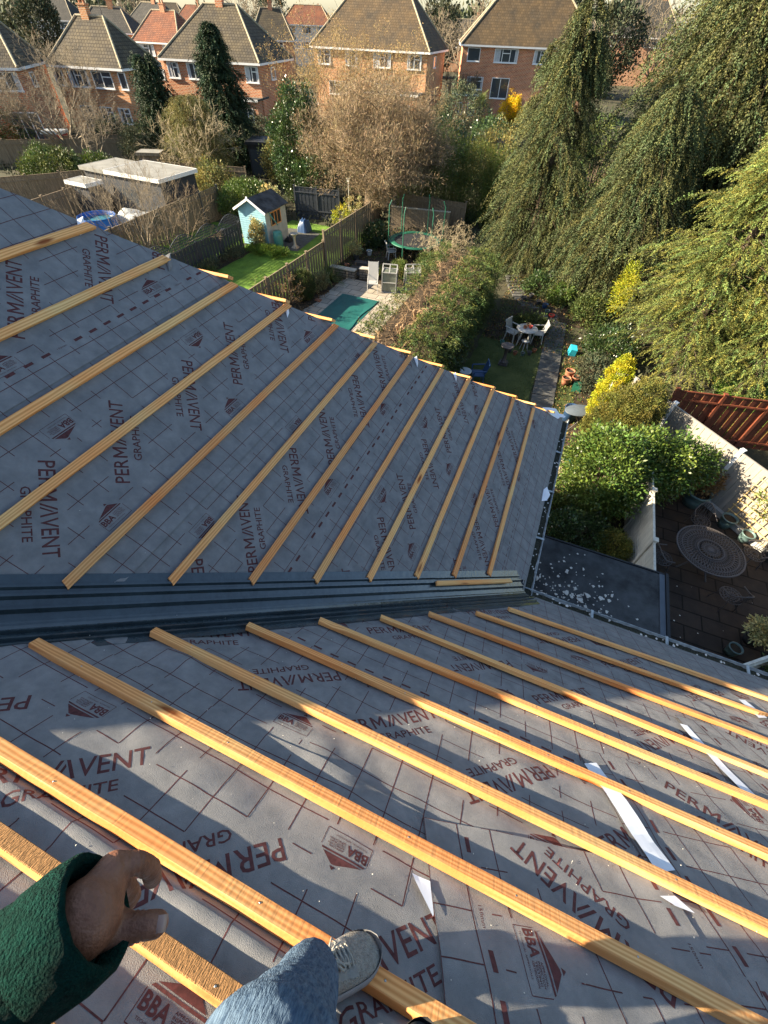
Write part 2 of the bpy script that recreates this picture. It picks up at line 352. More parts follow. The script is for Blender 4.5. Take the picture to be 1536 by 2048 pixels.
def artwork(u0, u1, v0, v1, rows, dashes, edge=None, lw=.0042, gu=.157, gv=.146):
    out = ([], []); boxes = []; PER = 1.26
    for vb, uu in rows:
        k0 = int((u0-uu)/PER)-2
        for k in range(k0, k0+int((u1-u0)/PER)+4):
            u = uu+k*PER
            if vb > v1+.2 or vb+.6 < v0: continue
            place(out, LOGO, u, vb, 45); boxes.append((u, vb, 45, 0, .6, -.09, .09))
            place(out, LOGO, u-.23, vb+.43, -135); boxes.append((u-.23, vb+.43, -135, 0, .6, -.09, .09))
            place(out, BBA, u-.32, vb-.10, 0); boxes.append((u-.32, vb-.10, 0, 0, .17, -.03, .11))
            place(out, BBA, u+.10, vb+.53, 180); boxes.append((u+.10, vb+.53, 180, 0, .17, -.03, .11))
    def blocked(x, y):
        for bu, bv, dg, xa, xb, ya, yb in boxes:
            c, s = math.cos(R_(-dg)), math.sin(R_(-dg)); dx, dy = x-bu, y-bv
            X, Y = c*dx-s*dy, s*dx+c*dy
            if xa-.03 < X < xb+.03 and ya-.03 < Y < yb+.03: return True
        for dv in dashes:
            if abs(y-dv) < .03: return True
        return False
    iu = int(math.ceil((u1-u0)/gu)); iv = int(math.ceil((v1-v0)/gv)); st = 4
    us = math.floor(u0/gu)*gu; vs = math.floor(v0/gv)*gv
    for j in range(iv+2):
        y = vs+j*gv
        for i in range((iu+2)*st):
            x = us+i*gu/st
            if blocked(x+gu/st/2, y): continue
            place(out, ([(0, -lw/2), (gu/st, -lw/2), (gu/st, lw/2), (0, lw/2)], [(0, 1, 2, 3)]), x, y, 0)
    for i in range(iu+2):
        x = us+i*gu
        for j in range((iv+2)*st):
            y = vs+j*gv/st
            if blocked(x, y+gv/st/2): continue
            if (i*7+(j//st)*3) % 5 == 0 and (j % st) in (1, 2): continue
            a_ = lw/2+.0001 if j % st == 0 else 0; b_ = gv/st-(lw/2+.0001 if j % st == st-1 else 0)
            place(out, ([(-lw/2, a_), (lw/2, a_), (lw/2, b_), (-lw/2, b_)], [(0, 1, 2, 3)]), x, y, 0)
    for dv in dashes:
        n = int((u1-u0)/.125)+2
        for i in range(n):
            x = u0+i*.125
            if i % 9 == 4: place(out, MM, x-.01, dv-.006, 0); continue
            place(out, quadp((0, -.009), (.06, -.009), (.06, .009), (0, .009)), x, dv, 0)
    if edge:
        for i in range(int((u1-u0)/.1)+1): place(out, quadp((0, -.004), (.05, -.004), (.05, .004), (0, .004)), u0+i*.1, edge, 0)
    return out
def drape_sheet(name, pts, P, h, art, parent, off=0.0, lip=None, res=.03, white=None):
    """membrane over the convex uv polygon pts (counter-clockwise), with its print laid on"""
    us = [p[0] for p in pts]; vs = [p[1] for p in pts]; bm = bmesh.new()
    nu = int((max(us)-min(us))/res)+2; nv = int((max(vs)-min(vs))/res)+2
    g = [[bm.verts.new((min(us)-.001+i*res, min(vs)-.001+j*res, 0)) for i in range(nu+1)] for j in range(nv+1)]
    for j in range(nv):
        for i in range(nu): bm.faces.new((g[j][i], g[j][i+1], g[j+1][i+1], g[j+1][i]))
    clip(bm, poly_edges(pts))
    U0, V0 = min(us)-.001, min(vs)-.001; HG = np.array([[h(U0+i*res, V0+j*res)+off+(lip(U0+i*res, V0+j*res) if lip else 0) for i in range(nu+2)] for j in range(nv+2)])
    def hh(u, v):
        a, b = (u-U0)/res, (v-V0)/res; i, j = min(max(int(a), 0), nu), min(max(int(b), 0), nv); a -= i; b -= j
        return float(HG[j, i]*(1-a)*(1-b)+HG[j, i+1]*a*(1-b)+HG[j+1, i]*(1-a)*b+HG[j+1, i+1]*a*b)
    nV = []; me = bpy.data.meshes.new(name)
    b2 = bmesh.new()
    if art:
        lo_, hi_, lv_, hv_ = min(us), max(us), min(vs), max(vs); used = {}; na = ([], [])
        for f in art[1]:
            q = [art[0][i] for i in f]
            if max(a[0] for a in q) < lo_ or min(a[0] for a in q) > hi_ or max(a[1] for a in q) < lv_ or min(a[1] for a in q) > hv_: continue
            for i in f:
                if i not in used: used[i] = len(na[0]); na[0].append(art[0][i])
            na[1].append(tuple(used[i] for i in f))
        art = na
        vv = [b2.verts.new((x, y, 0)) for x, y in art[0]]
        for f in art[1]:
            try: b2.faces.new([vv[i] for i in f])
            except ValueError: pass
        clip(b2, poly_edges(pts))
        for ax, lo, hi in ((0, min(us), max(us)), (1, min(vs), max(vs))):
            t = lo-.001
            while t < hi:
                t += res
                b3 = b2.verts[:]+b2.edges[:]+b2.faces[:]
                bmesh.ops.bisect_plane(b2, geom=b3, plane_co=((t, 0, 0) if ax == 0 else (0, t, 0)), plane_no=((1, 0, 0) if ax == 0 else (0, 1, 0)), dist=1e-5)
    V = []; F = []; MI = []
    for b, e, mi in ((bm, 0, 0), (b2, .0007, 1)):
        b.verts.ensure_lookup_table(); base = len(V); idx = {}
        for i, q in enumerate(b.verts): idx[q] = base+i; V.append(P(q.co.x, q.co.y, hh(q.co.x, q.co.y)+e))
        for f in b.faces: F.append([idx[q] for q in f.verts]); MI.append(mi)
        b.free()
    me.from_pydata(V, [], F); me.polygons.foreach_set('material_index', MI); me.polygons.foreach_set('use_smooth', [True]*len(F)); me.update()
    return link(name, me, [M_['memb'] if not white else white, M_['print']], parent)

house = thing('house', 'brick house underfoot, roof stripped to grey printed membrane with a dark valley trough', 'house')
CH = thing('roof_structure_tmp', 'x', 'x')
# A slope (far side of the valley)
rowsA = [(.56, .60), (1.60, -.35), (2.64, -.44), (3.68, -.495), (4.72, -.16)]
def lineA(v, o): return -.779*v+o
def sheetA(v0, v1, off=0):
    o1 = .20; return [(lineA(v0, .2+.025*v0), v0), (L_-.779*v0+.03, v0), (L_-.779*v1+.03, v1), (lineA(v1, .2+.025*v1), v1)]
cutsA = [(-.07, 1.22), (1.12, 2.2), (2.12, 3.38), (3.28, 4.5), (4.42, 6.42)]
artA = artwork(-5.2, 4.0, -.1, 6.5, rowsA, [2.45, 4.58], edge=.33)
for i, (a, b) in enumerate(cutsA):
    drape_sheet('far_slope_membrane', sheetA(a, b), PA, hA, artA, house, .0, (lambda u, v, a=a: .008*math.exp(-max(0, v-a)/.2)))
# B slope (near side); u = -x
rowsB = [(.71, -.55), (1.75, .12), (2.77, -.09), (3.80, .95)]
artB = artwork(-3.4, 5.0, -.1, 6.5, rowsB+[(4.85, .3)], [2.615, 4.7], edge=.45)
XMAX = 3.3
def sheetB(v0, v1): return [(-XMAX, v0), (.779*v0-.18-.02*v0, v0), (.779*v1-.18-.02*v1, v1), (-XMAX, v1)]
for a, b in ((-.07, 1.26), (1.16, 2.3), (2.2, 3.5), (3.42, 6.45)):
    drape_sheet('near_slope_membrane', sheetB(a, b), PB, hB, artB, house, 0, (lambda u, v, a=a: .008*math.exp(-max(0, v-a)/.2)), res=.03)
# three strips laid across the near slope at its right-hand end, in their own direction
def strip(u0, v0, wd, length, art, off, lab):
    c, s = math.cos(R_(108)), math.sin(R_(108))         # strip runs along 108 deg in uv
    def T(a, b): return (u0+c*a-s*b, v0+s*a+c*b)         # a along, b across to the right (u decreasing)
    p = [T(0, 0), T(length, 0), T(length, wd), T(0, wd)]
    p = [T(0, 0), T(-.05*0, wd), T(length, wd), T(length, 0)]
    o = ([], []); place(o, art, u0, v0, 108)
    area = sum(p[i][0]*p[(i+1) % 4][1]-p[(i+1) % 4][0]*p[i][1] for i in range(4))
    if area < 0: p = p[::-1]
    return drape_sheet('membrane_strip', p, PB, hB, o, house, off, None, res=.03)
artS = artwork(-.2, 3.2, -.05, 1.15, [(.42, .66)], [.18, 1.0])
strip(.471, 3.44, 1.07, 3.0, artS, .014, '')
artS2 = artwork(-.2, 3.2, -.05, 1.15, [(.45, .165)], [.18, 1.0])
strip(-.30, 2.50, 1.09, 3.6, artS2, .007, '')
strip(-1.15, 1.60, 1.09, 4.2, artS, .0035*5, '')
# solid roof under the sheets, walls, trough
def solid(name, poly, th, mt, parent, nrm_):
    b = MB(); t = [Vector(p)-nrm_*.012 for p in poly]; lo = [p-Vector((0, 0, th)) for p in t]; n = len(poly)
    b.poly(t+lo, [tuple(range(n)), tuple(reversed(range(n, 2*n)))]+[(i, i+n, (i+1) % n+n, (i+1) % n) for i in range(n)])
    return b.build(name, mt, parent)
M_['deck'] = mat('roof_deck', (.16, .11, .06), .9, var=.3, scale=8)
solid('roof_deck', [(0, 0, 0), (0, L_, 0), (-W_, L_-W_, K*W_), (-W_, -W_, K*W_)], .12, M_['deck'], house, NA)
solid('roof_deck', [(0, 0, 0), (-W_, -W_, K*W_), (XMAX+.0, -W_, K*W_), (XMAX, 0, 0)], .12, M_['deck'], house, NB)
solid('front_slope_membrane', [(0, L_, 0), (-9.5, L_, 0), (-W_, L_-W_, K*W_)], .12, M_['memb'], house, NB)
bk = MB(); z = K*W_-.02
bk.poly([(-W_, L_-W_, z), (-9.5, L_, -.03), (-9.5, -9.8, -.03), (-W_, -W_, z), (XMAX, -W_, z), (XMAX, -9.8, -.03)],
        [(0, 3, 2, 1), (3, 4, 5, 2)])
bk.build('rear_slope', brickmat('rear_tiles', (.12, .08, .06), (.16, .11, .08), (.05, .04, .03), .3, .3, uv=False), house)
wl = MB()
def wallq(b, p0, p1, z0, z1, mi=0):
    l = math.dist(p0, p1); b.face([(p0[0], p0[1], z0), (p1[0], p1[1], z0), (p1[0], p1[1], z1), (p0[0], p0[1], z1)], [(0, 0), (l, 0), (l, z1-z0), (0, z1-z0)], mi)
ring = [(-.25, -.25), (XMAX-.2, -.25), (XMAX-.2, -9.6), (-9.3, -9.6), (-9.3, L_-.25), (-.25, L_-.25)]
for i in range(6): wallq(wl, ring[i], ring[(i+1) % 6], G0, -.06)
wl.build('wall', M_['brick'], house)
# valley trough, extruded profile
VD = Vector((-1, -1, K)); VE = Vector((1, -1, 0)).normalized()
prof = [(-.24, .009), (-.185, .009), (-.180, .030), (-.168, .030), (-.163, .008), (-.140, .008), (-.135, .036), (-.122, .036), (-.117, .006),
        (-.075, .006), (-.07, .034), (-.06, .034), (-.054, -.002), (-.012, .012), (0, .02), (.012, .012), (.054, -.002), (.06, .034), (.07, .034), (.075, .006),
        (.117, .006), (.122, .036), (.135, .036), (.14, .008), (.163, .008), (.168, .030), (.18, .030), (.185, .009), (.24, .009)]
tr = MB()
def trough(t0, t1, lift, fold):
    for s0, s1 in ((t0, t1),):
        for (q0, z0), (q1, z1) in zip(prof, prof[1:]):
            P4 = []
            for t, q, zz in ((s0, q0, z0), (s0, q1, z1), (s1, q1, z1), (s1, q0, z0)):
                P4.append(VD*t+VE*q+Vector((0, 0, .571*abs(q)+zz+lift+.0)))
            tr.face(P4[::-1])
trough(-.09, .82, 0, 0); trough(.78, 3.2, .004, 0); trough(3.16, W_, .008, 0)
tr.build('valley_trough', M_['grp'], house)
# gutters (half round), fascia, debris
def gutter(p0, p1, out, name):
    p0 = Vector(p0); p1 = Vector(p1); out = Vector(out); b = MB(); n = 10; r = .062
    def ring_(p, rr): return [p+out*(-math.cos(math.pi*k/n)*rr)+Vector((0, 0, -math.sin(math.pi*k/n)*rr)) for k in range(n+1)]
    o0, o1, i0, i1 = ring_(p0, r), ring_(p1, r), ring_(p0, r-.006), ring_(p1, r-.006)
    for k in range(n):
        b.face([o0[k], o0[k+1], o1[k+1], o1[k]], sm=True); b.face([i0[k+1], i0[k], i1[k], i1[k+1]], sm=True)
    for a_, c_ in ((o0, i0), (o1, i1)):
        for k in range(n): b.face([a_[k], a_[k+1], c_[k+1], c_[k]])
    for k in (0, n): b.face([o0[k], i0[k], i1[k], o1[k]])
    L = (p1-p0).length; d = (p1-p0).normalized()
    for j in range(1, int(L)+1):
        q = p0+d*(j*L/(int(L)+1)); b.bar(q-out*.068+Vector((0, 0, .004)), q+out*.068+Vector((0, 0, .004)), .03, .006)
    g = b.build(name, M_['gutter'], house)
    mo = MB(); step = .03; k = 0; t = .02
    while t < L-.02:
        q = p0+d*t; hgt = -.032+.02*nz(t*3, 1)+.008*nz(t*17, 2)
        wdt = .045+.01*nz(t*9, 4)
        V = [q+out*x*wdt+Vector((0, 0, hgt+.01*(1-x*x)+.008*nz(t*25, x*3))) for x in (-1, -.4, .3, 1)]
        mo.v += [tuple(p) for p in V]
        if k:
            for j in range(3):
                mo.f.append([4*(k-1)+j, 4*k+j, 4*k+j+1, 4*(k-1)+j+1]); mo.uv.append([(0, 0)]*4); mo.m.append(0); mo.sm.append(False)
        k += 1; t += step
    mo.build('moss', M_['moss'], g)
    fb = MB(); fb.bar(p0-out*.085+Vector((0, 0, -.06)), p1-out*.085+Vector((0, 0, -.06)), .02, .16); fb.build('fascia', M_['fascia'], house)
gutter((.115, .06, -.075), (.115, L_+.12, -.075), (1, 0, 0), 'gutter')
gutter((.06, .115, -.075), (XMAX, .115, -.075), (0, 1, 0), 'gutter')
def curl(P, u0, u1, name):     # membrane turned down over the fascia into the gutter
    b = MB(); n = int((u1-u0)/.04)
    for i in range(n):
        ua, ub = u0+i*(u1-u0)/n, u0+(i+1)*(u1-u0)/n
        pr_ = [(-.07, .008), (-.085, .006), (-.10, -.004), (-.112, -.03), (-.115, -.05)]
        for (v0, z0), (v1, z1) in zip(pr_, pr_[1:]):
            q = [P(ua, v0)+Vector((0, 0, z0+.004*nz(ua*12, 1))), P(ub, v0)+Vector((0, 0, z0+.004*nz(ub*12, 1))), P(ub, v1)+Vector((0, 0, z1+.006*nz(ub*12, 1))), P(ua, v1)+Vector((0, 0, z1+.006*nz(ua*12, 1)))]
            b.face(q, sm=True)
    return b.build(name, M_['memb'], house)
curl(PA, .10, L_+.03, 'eaves_membrane'); curl(PB, -XMAX, -.10, 'eaves_membrane')
bpy.data.objects.remove(CH)

# ------------------------------------------------------------------ battens
def ordn(i): return ['first', 'second', 'third', 'fourth', 'fifth', 'sixth', 'seventh', 'eighth', 'ninth', 'tenth', 'eleventh', 'twelfth', 'thirteenth', 'fourteenth', 'fifteenth', 'sixteenth'][i]
nl = MB(); nl.lathe([(0, .0008), (.0035, .0008), (.004, -.004)], (0, 0, 0), 8); NAILME = nl.build('nail', M_['nail']).data; bpy.data.objects.remove(bpy.data.objects['nail'])
def batten(p0, p1, n, w_, h_, label, group, seed, cut0=0, cut1=0, name='roof_batten', m0=None, top=None, wane=None, nails=False):
    p0 = Vector(p0); p1 = Vector(p1); d = p1-p0; l = d.length; X = d.normalized(); Z = Vector(n).normalized(); Y = Z.cross(X)
    seg = max(2, int(l/.12)); V = []; F = []; ch = .0025
    cs = [(-w_/2+ch, 0), (w_/2-ch, 0), (w_/2, ch), (w_/2, h_-ch), (w_/2-ch, h_), (-w_/2+ch, h_), (-w_/2, h_-ch), (-w_/2, ch)]
    for i in range(seg+1):
        t = i/seg; x = l*t; by = .0022*nz(x*.8, seed, 1)+.0009*nz(x*7, seed, 2); bz = .002*(nz(x*1.5, seed, 3)); 
        for y, z in cs:
            xx = x
            if i == 0: xx += cut0*y
            if i == seg: xx += cut1*y
            zz = z
            if wane and z > h_*.5 and y < 0 and abs(x-wane[0]) < wane[1]: zz -= h_*.45*(1-((x-wane[0])/wane[1])**2)
            V.append((xx, y+by+.0006*nz(x*20, y*60, seed), zz+bz*(z > 0)+.0006*nz(x*23, y*50, seed+9)))
    for i in range(seg):
        for k in range(8): k2 = (k+1) % 8; F.append((i*8+k, i*8+k2, (i+1)*8+k2, (i+1)*8+k))
    F.append(tuple(reversed(range(8)))); F.append(tuple(range(seg*8, seg*8+8)))
    me = bpy.data.meshes.new(name); me.from_pydata(V, [], F); me.update()
    o = link(name, me, m0 or ([M_['wood'], top] if top else M_['wood'])); tag(o, label, 'roof batten', group)
    if top: me.polygons.foreach_set('material_index', [1 if (i % 8) in (3, 4, 5) and i < seg*8 else 0 for i in range(len(F))])
    M = Matrix.Identity(4)
    for i in range(3): M[i][0] = X[i]; M[i][1] = Y[i]; M[i][2] = Z[i]; M[i][3] = p0[i]
    o.matrix_world = M
    x = .25+.1*random.random()
    while nails and x < l-.1:
        n1 = link('nail', NAILME, None, o); n1.location = (x, random.uniform(-.008, .008), h_+.002*nz(x*1.5, seed, 3)*0); x += .42
    return o
HA = [(3.15, .618), (2.864, 1.047), (2.612, 1.443), (2.292, 1.856), (1.919, 2.259), (1.597, 2.683), (1.241, 3.101), (.945, 3.519), (.619, 3.952), (.285, 4.355), (-.07, 4.783), (-.367, 5.198)]
VA = [(-.122, .519), (-.481, .966), (-.805, 1.379), (-1.163, 1.816), (-1.49, 2.232), (-1.808, 2.647), (-2.124, 3.072), (-2.465, 3.497), (-2.78, 3.955), (-3.08, 4.351), (-3.39, 4.799), (-3.70, 5.225)]
extraA = ['at the lowest edge beside the gutter', 'small dark knot near its end', 'pale and clean', 'faint ink marks near its valley end', 'yellowish with a black knot halfway',
          'reddish along its middle', 'brown knot a third along', 'reddish and mottled along its lower half', 'grey-green stain near the left', 'pale, meeting the left edge of the picture', 'large round knot near the hip', 'topmost and widest looking, at the upper left']
for i in range(12):
    a = PA(VA[i][0], (VA[i][1]+HA[i][1])/2*0+VA[i][1], .009); b = PA(HA[i][0], HA[i][1], .007)
    batten(a, b, NA, .056, .024, '%s far-slope batten from the gutter, %s' % (ordn(i), extraA[i]), 'battens on the far roof slope', i*3.7, cut0=.35, cut1=-.6)
NBt = [(-.116, .714), (-.426, 1.137), (-.821, 1.545), (-1.153, 1.951), (-1.51, 2.356), (-1.842, 2.766), (-2.197, 3.182), (-2.511, 3.608)]
RBt = [(2.325, .552), (2.063, .977), (1.797, 1.46), (1.595, 1.953), (1.312, 2.319), (1.164, 2.75), (.94, 3.20), (.528, 3.61)]
extraB = ['lowest, nearest the gutter', 'ending in a point over a white tape', 'running out at the right edge', 'over the long white tape', 'orange, tapering where it meets the tape', 'orange, bridging the white tape', 'with an inked stamp, sawn off at the right', 'long, yellow, a knotted string at its end']
for i in range(8):
    v0, v1 = NBt[i][1]-.015, RBt[i][1]-.015; u0, u1 = -NBt[i][0], -RBt[i][0]
    if i not in (1, 6): k = (u1-.9-u0)/(u1-u0); u1, v1 = u0+(u1-u0)*k, v0+(v1-v0)*k
    batten(PB(u0, v0, .013), PB(u1, v1, .013+.008*(i > 3)), NB, .049+.001*i, .032+.0006*i, '%s near-slope batten from the gutter, %s' % (ordn(i), extraB[i]), 'battens on the near roof slope', 50+i*2.3, cut0=-.2, cut1=.3 if i != 1 else 2.2, nails=i > 3,
           wane=(.1, .12) if i == 4 else None)
b9 = batten(PB(2.9, 4.05, .013), PB(-1.6, 4.02, .018), NB, .054, .036, 'wide rough-sawn batten under the grey trainer', 'battens on the near roof slope', 91, nails=True)
b10 = batten(PB(3.3, 4.245, .012), PB(-1.4, 4.22, .012), NB, .050, .034, 'batten passing right beneath the hand and the knee', 'battens on the near roof slope', 97, top=M_['browntop'], nails=True)
b11 = batten(PB(3.3, 4.47, .012), PB(-1.4, 4.45, .012), NB, .044, .03, 'batten just showing at the bottom left corner below the sleeve', 'battens on the near roof slope', 99, top=M_['browntop'], nails=True)
# battens of the front slope whose ends stick up over the hip
for i in range(11):
    x = HA[i][1]/SL-.27+.0*i; y = L_-x+.0
    p = Vector((-x+.09, y+.0, K*x+.0))+Vector((0, .0, .030)); q = p+Vector((-1.6, 0, -.02))
    batten(p, q, NB, .046, .026, '%s sunlit batten end sticking up over the hip, counted from the gutter' % ordn(i), 'sunlit batten ends along the hip', 120+i*1.9, cut0=.5)
# loose batten in the trough
a = VD*.055+VE*-.105+Vector((0, 0, .108)); b = VD*.80+VE*-.105+Vector((0, 0, .108))
vx = VD.normalized(); batten(a, b, Vector((0, 0, 1))-vx*vx.z, .050, .024, 'short loose batten lying in the dark valley trough', None, 200, cut1=.5, name='loose_batten')

# tapes stuck on the near slope, loose flaps of white membrane
def tape(pts, label, off=.021, name='white_tape', mt=None):
    b = MB(); rows_ = 14; A0, A1, B1, B0 = pts
    for i in range(rows_):
        for j in range(3):
            q = []
            for s_, t_ in ((i, j), (i+1, j), (i+1, j+1), (i, j+1)):
                s, t = s_/rows_, t_/3
                u = (A0[0]*(1-s)+A1[0]*s)*(1-t)+(B0[0]*(1-s)+B1[0]*s)*t; v = (A0[1]*(1-s)+A1[1]*s)*(1-t)+(B0[1]*(1-s)+B1[1]*s)*t
                q.append(PB(u, v, hB(u, v)+off))
            b.face(q, sm=True)
    return tag(b.build(name, mt or M_['tape']), label, 'tape', 'white tapes over the membrane joints')
def uvB(x, y):
    d = ray(x, y); n = np.array([0, K, 1.]); p = CAM+d*(-(CAM@n))/(d@n); return (-p[0], -p[1]*SL)
tape([uvB(1166, 1532), uvB(1310, 1755), uvB(1345, 1750), uvB(1190, 1531)], 'longest white tape, crossing under two orange battens')
tape([uvB(1357, 1452), uvB(1500, 1612), uvB(1525, 1618), uvB(1372, 1456)], 'white tape crossing under the third and fourth battens at the right')
tape([uvB(1475, 1402), uvB(1515, 1440), uvB(1532, 1440), uvB(1488, 1404)], 'shortest white tape, at the right edge under the pointed batten')
tape([uvB(822, 1752), uvB(862, 1842), uvB(864, 1838), uvB(858, 1768)], 'white tape triangle beside the near membrane edge, above the trainer')
tape([uvB(1315, 1800), uvB(1345, 1820), uvB(1385, 1835), uvB(1345, 1800)], 'scrap of white tape peeping out below the stamped batten')
def flap(pts, label, name='membrane_scrap', mt='white_memb', th=.002):
    b = MB(); c = sum((Vector(p) for p in pts), Vector())/len(pts); n = len(pts)
    V = [Vector(p) for p in pts]; Z = Vector((0, 0, th))
    b.poly([c+Vector((0, 0, .012))]+V, [(0, i+1, (i+1) % n+1) for i in range(n)]); b.poly([c+Vector((0, 0, .012-th))]+[v-Z for v in V], [(0, (i+1) % n+1, i+1) for i in range(n)])
    b.poly(V+[v-Z for v in V], [(i, i+n, (i+1) % n+n, (i+1) % n) for i in range(n)])
    return tag(b.build(name, M_[mt]), label, 'membrane scrap', 'white scraps of membrane along the roof edge')
flap([(-.02, 3.60, .03), (.02, 3.70, .02), (-.04, 3.76, .05), (-.10, 3.74, .12), (-.15, 3.66, .17), (-.24, 3.56, .22), (-.34, 3.40, .30), (-.16, 3.48, .15)], 'large crumpled white flap at the outer corner of the far slope')
flap([(.0, 3.66, .035), (.08, 3.70, .02), (.10, 3.76, .0), (.05, 3.80, .01), (-.02, 3.74, .045)], 'pale curled flap beside the large one at the corner')
flap([(.03, 1.62, -.01), (.10, 1.68, -.03), (.13, 1.82, -.035), (.06, 1.95, -.02), (.02, 1.86, -.01)], 'white triangular scrap hanging out over the gutter of the far slope')
for k, (x, w1, w2) in enumerate(((1.62, .07, .08), (2.05, .08, .1), (3.1, .09, .12), (3.74, .09, .1), (4.1, .08, .14))):
    y = L_-x; z = K*x
    flap([(-x, y, z+.012), (-x+w1, y-w1, z-K*w1+.012), (-x+w1*.8, y-w1*.8+.05, z-K*w1*.8+.015), (-x+.02, y+.05, z+.018+.01*k/4)], ['small', 'thin', 'wide', 'grey', 'curled'][k]+' turned-up flap of membrane on the hip beside a batten end', 'membrane_flap', 'memb' if k in (3,) else 'white_memb')
# mortar crumbs on the membranes
cr = []
for _ in range(260):
    u = RNG.uniform(-1.8, 2.6); v = RNG.uniform(2.0, 4.4); cr.append(PB(u, v, hB(u, v)+.018))
for _ in range(120):
    v = RNG.uniform(.2, 4.6); u = RNG.uniform(-.78*v+.25, L_-.78*v-.1); cr.append(PA(u, v, hA(u, v)+.009))
V = []; F = []
for p in cr:
    s = RNG.uniform(.0008, .0028); b = len(V)
    for d in ((1, 0, 0), (0, 1, 0), (-1, 0, 0), (0, -1, 0), (0, 0, 1)): V.append(p+Vector(d)*s*random.uniform(.6, 1.3))
    F += [(b, b+1, b+4), (b+1, b+2, b+4), (b+2, b+3, b+4), (b+3, b, b+4)]
me = bpy.data.meshes.new('dust'); me.from_pydata(V, [], F); tag(link('mortar_crumbs', me, M_['flake']), 'pale crumbs of mortar scattered over the membranes', 'crumbs', kind='stuff')
# ================================================================== THE GARDENS
def Pz(x, y, h=0): return (x, y, G0+h)
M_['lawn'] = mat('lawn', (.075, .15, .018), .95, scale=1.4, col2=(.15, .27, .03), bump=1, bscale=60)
M_['shadelawn'] = mat('shade_dark_lawn', (.035, .052, .012), .95, scale=1.2, col2=(.085, .10, .03), bump=1, bscale=50)  # lawn copy darkened, house and hedge shade put into its colour
M_['soil'] = mat('soil', (.022, .018, .012), 1, scale=2.5, col2=(.06, .042, .026), bump=1, bscale=25)
M_['earth'] = mat('garden_ground', (.03, .035, .015), 1, scale=.5, col2=(.07, .06, .035), bump=1, bscale=12)
M_['slab'] = brickmat('paving_slabs', (.30, .27, .22), (.38, .35, .29), (.08, .075, .06), .75, .5, .015, uv=False, bump=.6, pscale=1.5)
M_['darkslab'] = brickmat('old_block_paving', (.032, .027, .023), (.045, .036, .030), (.012, .011, .010), .8, .42, .018, uv=False, bump=.7, pscale=2, patch=(1.6, 1.4, 1.2))
M_['concrete'] = mat('old_concrete', (.085, .085, .078), .95, var=.35, scale=4, bump=.5)
M_['felt'] = mat('roof_felt', (.05, .054, .055), .85, var=.6, scale=2.2, bump=.25, bscale=60)
M_['fence'] = mat('weathered_fence', (.20, .155, .10), .9, var=.35, scale=3, stretch=(6, 6, .5), bump=.5)
M_['fenced'] = mat('dark_fence', (.035, .042, .052), .75, var=.2, scale=4)
M_['fencew'] = mat('cream_fence', (.52, .50, .42), .75, var=.2, scale=3, stretch=(4, 4, .6))
M_['fenceg'] = mat('taupe_fence', (.27, .25, .215), .75, var=.1, scale=3, stretch=(4, 4, .6))
M_['fencer'] = mat('terracotta_fence', (.13, .036, .016), .8, var=.4, scale=3, stretch=(4, 4, .6))
M_['shed'] = mat('pale_blue_shed', (.20, .38, .45), .75, var=.12, scale=4)
M_['sheds'] = mat('grey_boards', (.40, .42, .38), .8, var=.15, scale=4)  # greyer boards than the blue gables
M_['dark'] = mat('dark_inside', (.02, .022, .025), .6)
M_['office'] = mat('charcoal_cladding', (.035, .04, .048), .6, var=.1)
M_['epdm'] = mat('grey_rubber_roof', (.20, .20, .18), .9, var=.2, scale=1.5)
M_['blue'] = mat('blue_vinyl', (.015, .12, .42), .35, var=.15, scale=6)
M_['water'] = mat('pool_water', (.05, .16, .19), .08, var=.4, scale=4, spec=.6, bump=.15)
M_['cover'] = mat('grey_cover', (.42, .45, .46), .6, var=.2, scale=3, bump=.4)
M_['poolcover'] = mat('green_pool_cover', (.01, .085, .075), .5, var=.15, scale=1.5, bump=.2, bscale=6)
M_['green'] = mat('dark_green_plastic', (.02, .12, .075), .45, var=.1)
M_['greenp'] = mat('water_butt_green', (.07, .24, .20), .4)
M_['net'] = mat('black_mesh', (.02, .022, .025), .8)
M_['stone'] = mat('pale_stone', (.42, .38, .30), .9, var=.2, scale=10, bump=.5)
M_['terra'] = mat('terracotta', (.32, .13, .07), .85, var=.25, scale=10)
M_['iron'] = mat('bronze_metal', (.07, .062, .06), .5, spec=.5, metal=.2)
M_['potg'] = mat('glazed_teal_pot', (.10, .16, .155), .3, var=.15)
M_['potk'] = mat('dark_pot', (.06, .065, .07), .4, var=.2)
M_['log'] = mat('cut_wood', (.32, .21, .12), .9, var=.4, scale=14)
M_['red'] = mat('red_plastic', (.45, .04, .03), .5)
M_['bluep'] = mat('blue_plastic', (.03, .07, .16), .4)
M_['cyan'] = mat('cyan_box', (.03, .4, .5), .5)
M_['coldglass'] = mat('dusty_glazing', (.13, .15, .12), .2, var=.3, scale=3, spec=.6)
M_['bamb'] = mat('bamboo_trellis', (.55, .40, .17), .7, var=.2)

